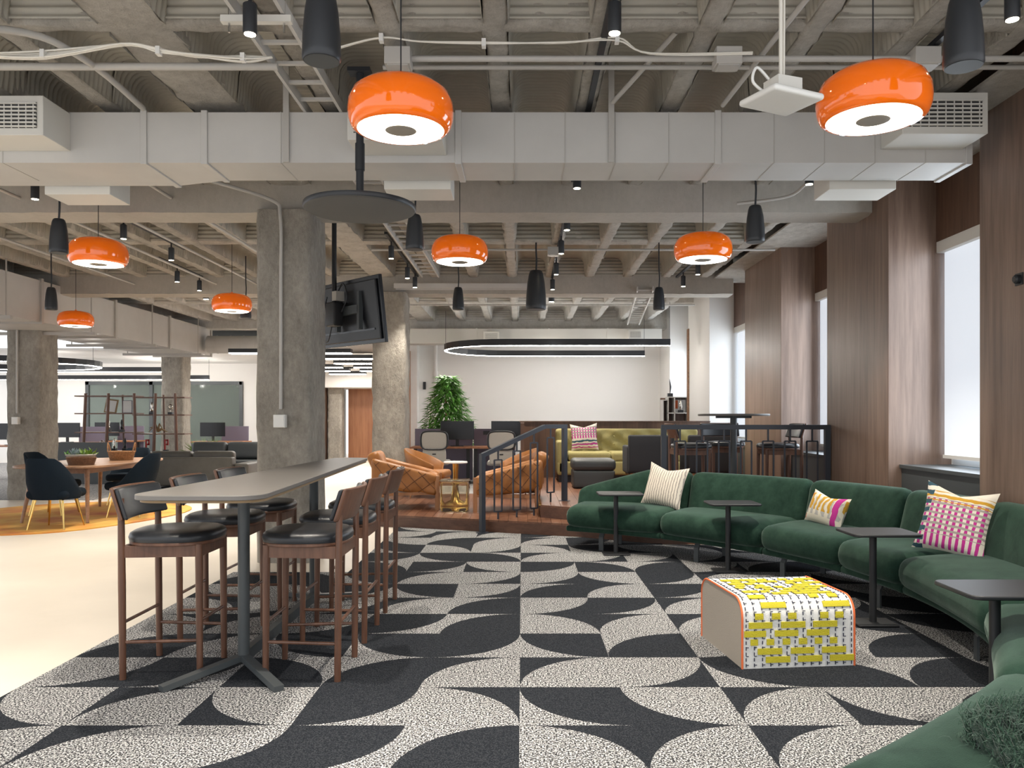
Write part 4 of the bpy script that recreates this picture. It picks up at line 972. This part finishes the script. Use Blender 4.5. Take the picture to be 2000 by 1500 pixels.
# ---- desks, task chairs, monitors, plant
for x0, x1, l in ((-2.0, -.92, 'workstation desk with reddish wood top beside the concrete column'), (-.9, -.12, 'workstation desk with reddish wood top beside the low wood divider')):
    t = thing('desk', l, 'desk', (x0, 14.4, .15)); w_ = x1-x0
    MB().box(0, w_, 0, .7, .645, .675).build('desk_top', 'copperwood', t)
    for sx in (.06, w_-.06): MB().bar((sx, .35, .02), (sx, .35, .645), .06, .05).build('leg', 'black', t); MB().bar((sx, .05, .015), (sx, .65, .015), .05, .03).build('foot', 'black', t)
    s_ = MB().box(x0, x1, 15.12, 15.16, .18, 1.14).build('desk_screen', 'purple'); tag(s_, 'purple felt privacy screen behind the desk '+('beside the column' if x0 < -1.5 else 'beside the wood divider'), 'desk divider')
def monitor(px, Y, z0, lab, w_=.61, yaw=0, floorz=None):
    t = thing('monitor', lab, 'monitor', (X(px, Y), Y, z0), yaw)
    MB().box(-w_/2, w_/2, 0, .03, .12, .12+w_*.56).build('screen_panel', 'screen', t, bevel=.004); MB().box(-.03, .03, .03, .06, .01, .3).build('stand', 'black', t); MB().box(-.12, .12, -.05, .12, 0, .012).build('stand_base', 'black', t)
monitor(893, 14.75, .825, 'black monitor on the desk beside the leafy plant'); monitor(992, 14.75, .825, 'black monitor on the desk beside the low wood divider')
ph = MB().box(0, .12, 0, .02, 0, .07).build('desk_phone', 'black', loc=(-.72, 15.09, 1.03)); tag(ph, 'small black device clipped on the purple desk screen', 'device')
def task_chair(x, y, lab, rz=0):
    t = thing('task_chair', lab, 'office chair', (x, y, .15), rz)
    def bkf(x, y, z): return (x*(1-.12*(z/.15)**2), y+.25*x*x, z)
    MB().rbox((.21, .012, .14), .011, 5, bkf, seg=(10, 1, 6)).build('back_mesh', 'mesh_grey', t, loc=(0, -.25, .82))
    ring = [(.225*math.copysign(abs(math.cos(a))**.5, math.cos(a)), -.25+.25*(.22*math.cos(a))**2, .82+.15*math.copysign(abs(math.sin(a))**.5, math.sin(a))) for a in [2*PI*k/32 for k in range(33)]]
    MB().tube(ring, .016, 8).build('back_rim', 'black', t)
    MB().rbox((.20, .012, .13), .011, 4, bkf, seg=(8, 1, 4)).build('lumbar_panel', 'mesh_grey', t, loc=(0, -.24, .56))
    MB().rbox((.24, .23, .04), .035, 4).build('seat', 'seatgrey', t, loc=(0, 0, .44)); MB().tube([(0, 0, .09), (0, 0, .42)], .025, 10).build('gas_lift', 'black', t)
    MB().bar((0, -.1, .40), (0, -.25, .60), .06, .03).build('back_bracket', 'black', t)
    for k in range(5):
        a = 2*PI*k/5+.3; ba = MB().bar((0, 0, .09), (.3*math.cos(a), .3*math.sin(a), .06), .04, .025).build('base_arm', 'black', t); MB().lathe([(0, 0), (.028, .005), (.028, .045), (0, .05)], 10).build('caster', 'black', ba, loc=(.3*math.cos(a), .3*math.sin(a), 0))
task_chair(X(851, 13.75), 13.75, 'grey mesh task chair beside the concrete column desk'); task_chair(X(980, 13.6), 13.6, 'grey mesh task chair behind the stair railing')
pt = thing('potted_plant', 'tall leafy green plant behind the purple desk screen', 'plant', (X(872, 15.9), 15.9, .15))
MB().lathe([(0, 0), (.17, 0), (.2, .35), (.18, .36), (.16, .3), (0, .3)], 20).build('plant_pot', 'pot', pt)
MB().tube(arcpts([(0, 0, .3), (.02, .01, .9), (-.01, 0, 1.5), (.03, 0, 1.9)], 5), [.02]*16, 8).build('trunk', 'teak', pt)
mb = MB(); r4 = random.Random(2)
for k in range(1500):
    h_ = r4.random(); z = .75+1.28*h_; rad = (.52*(1-h_)**.7+.06)*r4.uniform(.25, 1); a = r4.uniform(0, 2*PI); p = Vector((rad*math.cos(a)*1.0+.02, rad*math.sin(a)*.8, z-.1*rad)); b_ = r4.uniform(0, 2*PI)
    dr = Vector((math.cos(a)+.5*math.cos(b_), math.sin(a)+.5*math.sin(b_), r4.uniform(-.9, .3))).normalized(); L = r4.uniform(.15, .25); sd = dr.cross(Vector((0, 0, 1))).normalized()*L*.13; dn = Vector((0, 0, -.02))
    mb.add([p, p+dr*L*.45+sd, p+dr*L+dn, p+dr*L*.45-sd, p+dr*L*.45+Vector((0, 0, .012))], [(0, 1, 4), (1, 2, 4), (2, 3, 4), (3, 0, 4)])
lv = mb.build('foliage', 'leaf', pt); lv['kind'] = 'stuff'
# shelf unit near far window
cs = thing('cubby_shelf', 'low grey cubby shelf beside the far white window', 'shelf', (2.83, 16.2, .15))
for z, n in ((1.60, 'top_board'), (1.28, 'shelf_board'), (.7, 'shelf_board'), (.1, 'bottom_board')): MB().box(.1, .53, .0, .3, z, z+.02).build(n, 'duct', cs)
MB().box(0, .53, .28, .3, .1, 1.6).build('back_board', 'darkwood', cs); MB().box(0, .1, 0, .3, 1.54, 1.56).build('side_shelf', 'duct', cs)
for x in (0, .1, .23, .51): MB().box(x, x+.02, 0, .3, 0, 1.6 if x else 1.54).build('upright', 'duct', cs)
t = thing('statuette', 'slender dark statuette standing on the cubby shelf top', 'statuette', (3.0, 16.33, 1.77)); MB().box(-.05, .05, -.05, .05, 0, .07).build('base', 'black', t); MB().tube([(0, 0, .07), (.01, 0, .2), (-.01, 0, .36)], [.008, .02, .004], 8).build('figure', 'black', t)
t = thing('glass_award', 'clear award standing in the cubby shelf', 'trophy', (3.20, 16.26, 1.45)); MB().box(-.05, .05, -.03, .03, 0, .05).build('base', 'black', t); MB().lathe([(0.02, .05), (.045, .12), (.02, .25), (0, .27)], 12).build('award_body', 'silver', t)
t = thing('picture_card', 'orange and white card leaning in the cubby shelf', 'card', (3.20, 16.4, 1.45)); MB().box(-.11, .13, 0, .012, 0, .26).build('card', 'canvas', t); MB().box(-.1, -.03, -.002, 0, .08, .25).build('printed_panel', 'piping', t)
# ---- dining area
rug = MB(); pts = [(1.5*math.cos(a)*(1+.06*math.sin(3*a)), 1.95*math.sin(a)*(1+.05*math.cos(2*a))) for a in [2*PI*k/60 for k in range(60)]]
ro = rug.prism(pts, 0, .012).build('area_rug', 'rug', loc=(-6.3, 11.05, 0)); tag(ro, 'rounded orange and ochre rug under the dining table', 'rug')
dt = thing('dining_table', 'walnut dining table with tapered splayed legs on the orange rug', 'table', (-5.93, 11.2, .012))
oval = [(.64*math.copysign(abs(math.cos(a))**.6, math.cos(a)), 1.2*math.copysign(abs(math.sin(a))**.6, math.sin(a))) for a in [2*PI*k/48 for k in range(48)]]
MB().prism(oval, .70, .728).build('table_top', 'walnut_top', dt, bevel=.006); MB().box(-.36, .36, -.85, .85, .62, .70).build('apron', 'walnut_top', dt)
for sx in (-1, 1):
    for sy in (-1, 1): MB().tube([(.42*sx, .95*sy, 0), (.34*sx, .82*sy, .70)], [.018, .035], 10).build('leg', 'walnut_top', dt)
def dchair(x, y, rz, lab):
    t = thing('dining_chair', lab, 'chair', (x, y, .012), rz); n = 18; vs = []; fs = []
    for k in range(n+1):
        a = math.radians(68+224*k/n); q = abs(k-n/2)/(n/2); e = max(0, (q-.28)/.72); e = e*e*(3-2*e); hh = .86-.40*e
        for r, z in ((.25, .36), (.275, .40+(hh-.4)*.45), (.262, hh-.02), (.25, hh), (.232, hh-.02), (.24, .40+(hh-.4)*.45), (.20, .42)): vs.append((r*math.cos(a)*1.02-(z-.4)*.22*(1-e), r*math.sin(a)*1.08, z))
    m = 7
    for k in range(n):
        for j in range(m): fs.append((k*m+j, (k+1)*m+j, (k+1)*m+(j+1) % m, k*m+(j+1) % m))
    fs += [tuple(range(m)), tuple(reversed(range(n*m, n*m+m)))]
    MB().add(vs, fs).build('shell', 'navy', t, ang=80); MB().rbox((.25, .245, .055), .05, 5).build('seat_cushion', 'navy', t, loc=(.03, 0, .42))
    for sx in (-1, 1):
        for sy in (-1, 1): MB().tube([(.22*sx+.02, .22*sy, 0), (.15*sx+.02, .16*sy, .37)], [.009, .014], 8).build('leg', 'brass', t)
    MB().box(-.15, .19, -.16, .16, .355, .37).build('seat_frame', 'brass', t)
dchair(-5.66, 9.8, PI/2, 'navy dining chair with brass legs at the near end of the walnut table'); dchair(-5.3, 11.0, PI, 'navy dining chair with brass legs on the lounge side of the walnut table'); dchair(-6.5, 11.2, 0, 'navy dining chair on the far long side of the walnut table, mostly hidden'); dchair(-6.1, 12.55, -PI/2, 'navy dining chair at the far end of the walnut table')
bw = thing('succulent_bowl', 'wide stone bowl planted with grey and lime succulents', 'planter', (-5.95, 10.9, .74)); MB().lathe([(0, 0), (.10, 0), (.19, .11), (.18, .12), (.10, .06), (0, .06)], 28).build('bowl', 'pot', bw)
for (cx, cy, mt, n0, L0) in ((-.06, 0, 'leaf3', 70, .11), (.09, 0, 'leaf2', 60, .12), (-.14, 0, 'leaf', 25, .08)):
    mb = MB()
    for k in range(n0):
        a = r4.uniform(0, 2*PI); e = r4.uniform(.2, 1.2); p = Vector((cx+r4.uniform(-.05, .05), cy+r4.uniform(-.08, .08), .10)); dr = Vector((math.cos(a)*math.cos(e), math.sin(a)*math.cos(e), math.sin(e))); L = L0*r4.uniform(.6, 1.1); sd = dr.cross(Vector((0, 0, 1))).normalized()*.014
        mb.add([p, p+dr*L*.6+sd, p+dr*L, p+dr*L*.6-sd], [(0, 1, 2, 3)])
    q = mb.build('succulent_leaves', mt, bw); q['kind'] = 'stuff'
def basket(x, y, r, hh, mat, lab, handle):
    t = thing('wicker_basket', lab, 'basket', (x, y, .74)); n = 9
    for k in range(n): 
        rr = r*(.82+.18*k/n); MB().tube([(rr*math.cos(2*PI*i/28)*1.1, rr*.8*math.sin(2*PI*i/28), hh*(k+.5)/n) for i in range(29)], hh/n*.62, 6).build('woven_coil', mat, t)
    MB().prism([(r*.85*math.cos(2*PI*i/24), r*.66*math.sin(2*PI*i/24)) for i in range(24)], 0, .01).build('bottom', mat, t)
    if handle:
        for s in (-1, 1): MB().tube(arcpts([(r*1.05*s, -.04, hh*.9), (r*1.15*s, 0, hh*1.9), (r*1.05*s, .04, hh*.9)], 6), .009, 6).build('handle', mat, t)
basket(-5.7, 10.45, .17, .10, 'wicker', 'low dark brown wicker basket in front of the succulent bowl', False); basket(-5.75, 11.6, .17, .13, 'wicker2', 'light brown wicker basket with loop handles on the dining table', True)
# ---- grey sectional sofa
gs = thing('sectional_sofa', 'taupe leather sectional sofa with its back to the dining table', 'sofa', (-7.1, 15.2, 0))
MB().rbox((.82, .10, .27), .03, 4).build('sofa_back', 'sofa_grey', gs, loc=(.82, .1, .33)); MB().rbox((.82, .42, .14), .04, 4).build('seat_base', 'sofa_grey', gs, loc=(.82, .55, .24)); MB().rbox((.14, .42, .20), .04, 4).build('chaise_arm', 'sofa_grey', gs, loc=(1.78, .5, .28))
for k in range(2): MB().rbox((.39, .10, .16), .06, 4).build('back_cushion', 'sofa_grey', gs, loc=(.42+k*.8, .26, .55))
gs2 = thing('leather_sofa', 'dark leather sofa with loose cushions facing the dining table', 'sofa', (-7.35, 17.6, 0))
MB().rbox((.85, .4, .18), .04, 4).build('seat_base', 'dgrey_leather', gs2, loc=(.85, .0, .25)); MB().rbox((.85, .1, .32), .04, 4).build('sofa_back', 'dgrey_leather', gs2, loc=(.85, .45, .45))
for k in range(2): MB().rbox((.38, .10, .19), .07, 4).build('back_cushion', 'dgrey_leather', gs2, loc=(.45+k*.78, .28, .62), rot=(-.15, 0, 0))
lr = MB().box(-6.95, -5.2, 14.9, 17.8, .006, .014).build('lounge_rug', 'charcoal'); tag(lr, 'dark flat rug under the taupe sectional sofa', 'rug')
fp = thing('grassy_plant', 'spiky lime green grass plant beside the leather sofa', 'plant', (-7.32, 18.6, 0)); MB().lathe([(0, 0), (.15, 0), (.18, .4), (0, .4)], 16).build('plant_pot', 'pot', fp)
mb = MB()
for k in range(160):
    a = r4.uniform(0, 2*PI); e = r4.uniform(.5, 1.45); L = r4.uniform(.35, .58); p = Vector((.06*math.cos(a), .06*math.sin(a), .4)); dr = Vector((math.cos(a)*math.cos(e), math.sin(a)*math.cos(e), math.sin(e))); sd = dr.cross(Vector((0, 0, 1))).normalized()*.012
    mb.add([p-sd, p+sd, p+dr*L*.6+sd*.7, p+dr*L+Vector((0, 0, -.05)), p+dr*L*.6-sd*.7], [(0, 1, 2, 3, 4)])
q = mb.build('grass_blades', 'leaf2', fp); q['kind'] = 'stuff'
# ---- open shelf with trophies
sh = thing('open_bookshelf', 'open walnut shelf with leaning uprights and four tiers', 'shelf', (-9.3, 17.0, 0))
for x, off in ((.12, -.08), (.60, -.08), (1.14, .05), (1.59, -.06), (2.0, .05)):
    MB().tube([(x+off, 0, 0), (x, 0, 1.86)], [.036, .03], 10).build('front_upright', 'walnut', sh)
for x in (.74, 1.0, 1.62): MB().tube([(x, .4, 0), (x-.04, .4, 1.84)], [.022, .02], 8).build('rear_upright', 'walnut', sh)
SHZ = [.62, 1.02, 1.42, 1.79]
for z in SHZ: MB().box(-.12, 1.16, .0, .4, z, z+.025).build('shelf_board', 'walnut', sh); MB().box(1.1, 2.2, .0, .4, z-.03, z-.005).build('shelf_board', 'walnut', sh)
def trophy(x, z, kind, lab):
    t = thing('trophy', lab, 'trophy', (-9.3+x, 17.2, z)); MB().box(-.045, .045, -.04, .04, 0, .05).build('base', 'black', t)
    if kind == 'P': MB().box(-.035, -.005, -.012, .012, .05, .27).box(-.005, .05, -.012, .012, .235, .27).box(-.005, .05, -.012, .012, .145, .18).box(.025, .055, -.012, .012, .15, .265).build('letter_p', 'red', t)
    elif kind == 'ring': MB().tube([(.0+.035*math.cos(a), 0, .16+.05*math.sin(a)) for a in [2*PI*k/16 for k in range(17)]], .012, 6).tube([(0, 0, .05), (0, 0, .11)], .008, 6).build('award_figure', 'silver', t)
    else: MB().lathe([(.012, .05), (.03, .09), (.014, .13), (.03, .19), (.012, .25), (0, .27)], 12).build('award_figure', 'silver' if kind == 's' else 'black', t)
for x, z, k, l in ((1.42, 1.415, 's', 'silver figure award on the upper tier of the shelf'), (1.82, 1.415, 'ring', 'silver ring award on the upper tier of the shelf'), (.5, 1.045, 's', 'slim silver award on the middle tier beside the upright'), (.78, 1.045, 'b', 'dark slim award on the middle tier of the shelf'), (.36, .645, 'ring', 'small ring award on the lower tier of the shelf'), (.62, .645, 's', 'silver award on the lower tier of the shelf'), (.85, .645, 'b', 'dark award on the lower tier of the shelf'),
                   (1.32, .615, 'P', 'red letter P award on the lower tier beside the middle upright'), (1.72, .615, 'P', 'red letter P award on the lower tier at the shelf end')): trophy(x, z, k, l)
dw = thing('driftwood', 'pale branching driftwood piece on the middle tier of the shelf', 'ornament', (-7.75, 17.2, 1.015))
for k in range(7): a = k*.9; MB().tube([(0, 0, .04), (.08*math.cos(a), .05*math.sin(a), .08+.02*k), (.2*math.cos(a), .08*math.sin(a), .03+.03*(k % 4))], [.025, .018, .008], 6).build('branch', 'ply', dw)
pf = thing('framed_picture', 'brown framed picture leaning on the top tier of the shelf', 'picture', (-8.75, 17.15, 1.445)); MB().box(-.13, .13, 0, .02, 0, .3).build('frame', 'ply', pf, rot=(-.15, .12, 0)); MB().box(-.1, .1, -.003, 0, .03, .27).build('print', 'canvas', pf, rot=(-.15, .12, 0))
pf2_ = thing('certificate', 'pale framed certificate on the top tier of the shelf', 'picture', (-8.4, 17.2, 1.445)); MB().box(-.1, .1, 0, .015, 0, .27).build('frame', 'purple', pf2_); MB().box(-.09, .09, -.003, 0, .01, .26).build('print', 'canvas', pf2_)
# ---- far office desks
for i, (px, Y, l) in enumerate(((130, 19.5, 'far office desk beside the shelf end'), (210, 21.0, 'far office desk behind the trophies'), (420, 20.5, 'far office desk beside the glazed office corner'), (20, 17.5, 'far office desk beside the dining column'))):
    x = X(px, Y); t = thing('office_desk', l, 'desk', (x, Y, 0))
    MB().box(-.7, .7, 0, .7, .71, .74).build('desk_top', 'copperwood', t); MB().box(-.1, .6, .72, .76, .3, 1.12).build('privacy_screen', 'purple', t)
    for sx in (-.64, .64): MB().bar((sx, .35, 0), (sx, .35, .71), .06, .06).build('leg', 'black', t)
    t2 = thing('monitor', 'black monitor on the '+l, 'monitor', (x-.2, Y+.35, .74)); MB().box(-.32, .32, 0, .03, .12, .48).build('screen_panel', 'screen', t2); MB().box(-.03, .03, .03, .06, 0, .3).build('stand', 'black', t2); MB().box(-.12, .12, -.05, .12, 0, .012).build('stand_base', 'black', t2)
pnl = MB().box(0, 1.1, 0, .05, 0, .85).build('panel_screen', 'grey_metal', loc=(-9.4, 16.3, 0)); tag(pnl, 'dark low panel between the dining column and the open shelf', 'divider')

kn = thing('wall_knob', 'small black control knob on the near wood pier', 'wall control', (XP, 5.35, 2.27)); MB().lathe([(0, 0), (.03, 0), (.03, .03), (.02, .04), (0, .04)], 14).build('knob', 'black', kn, rot=(0, -PI/2, 0))
MB().box(-.008, 0, -.04, .04, -.04, .04).build('plate', 'black', kn)
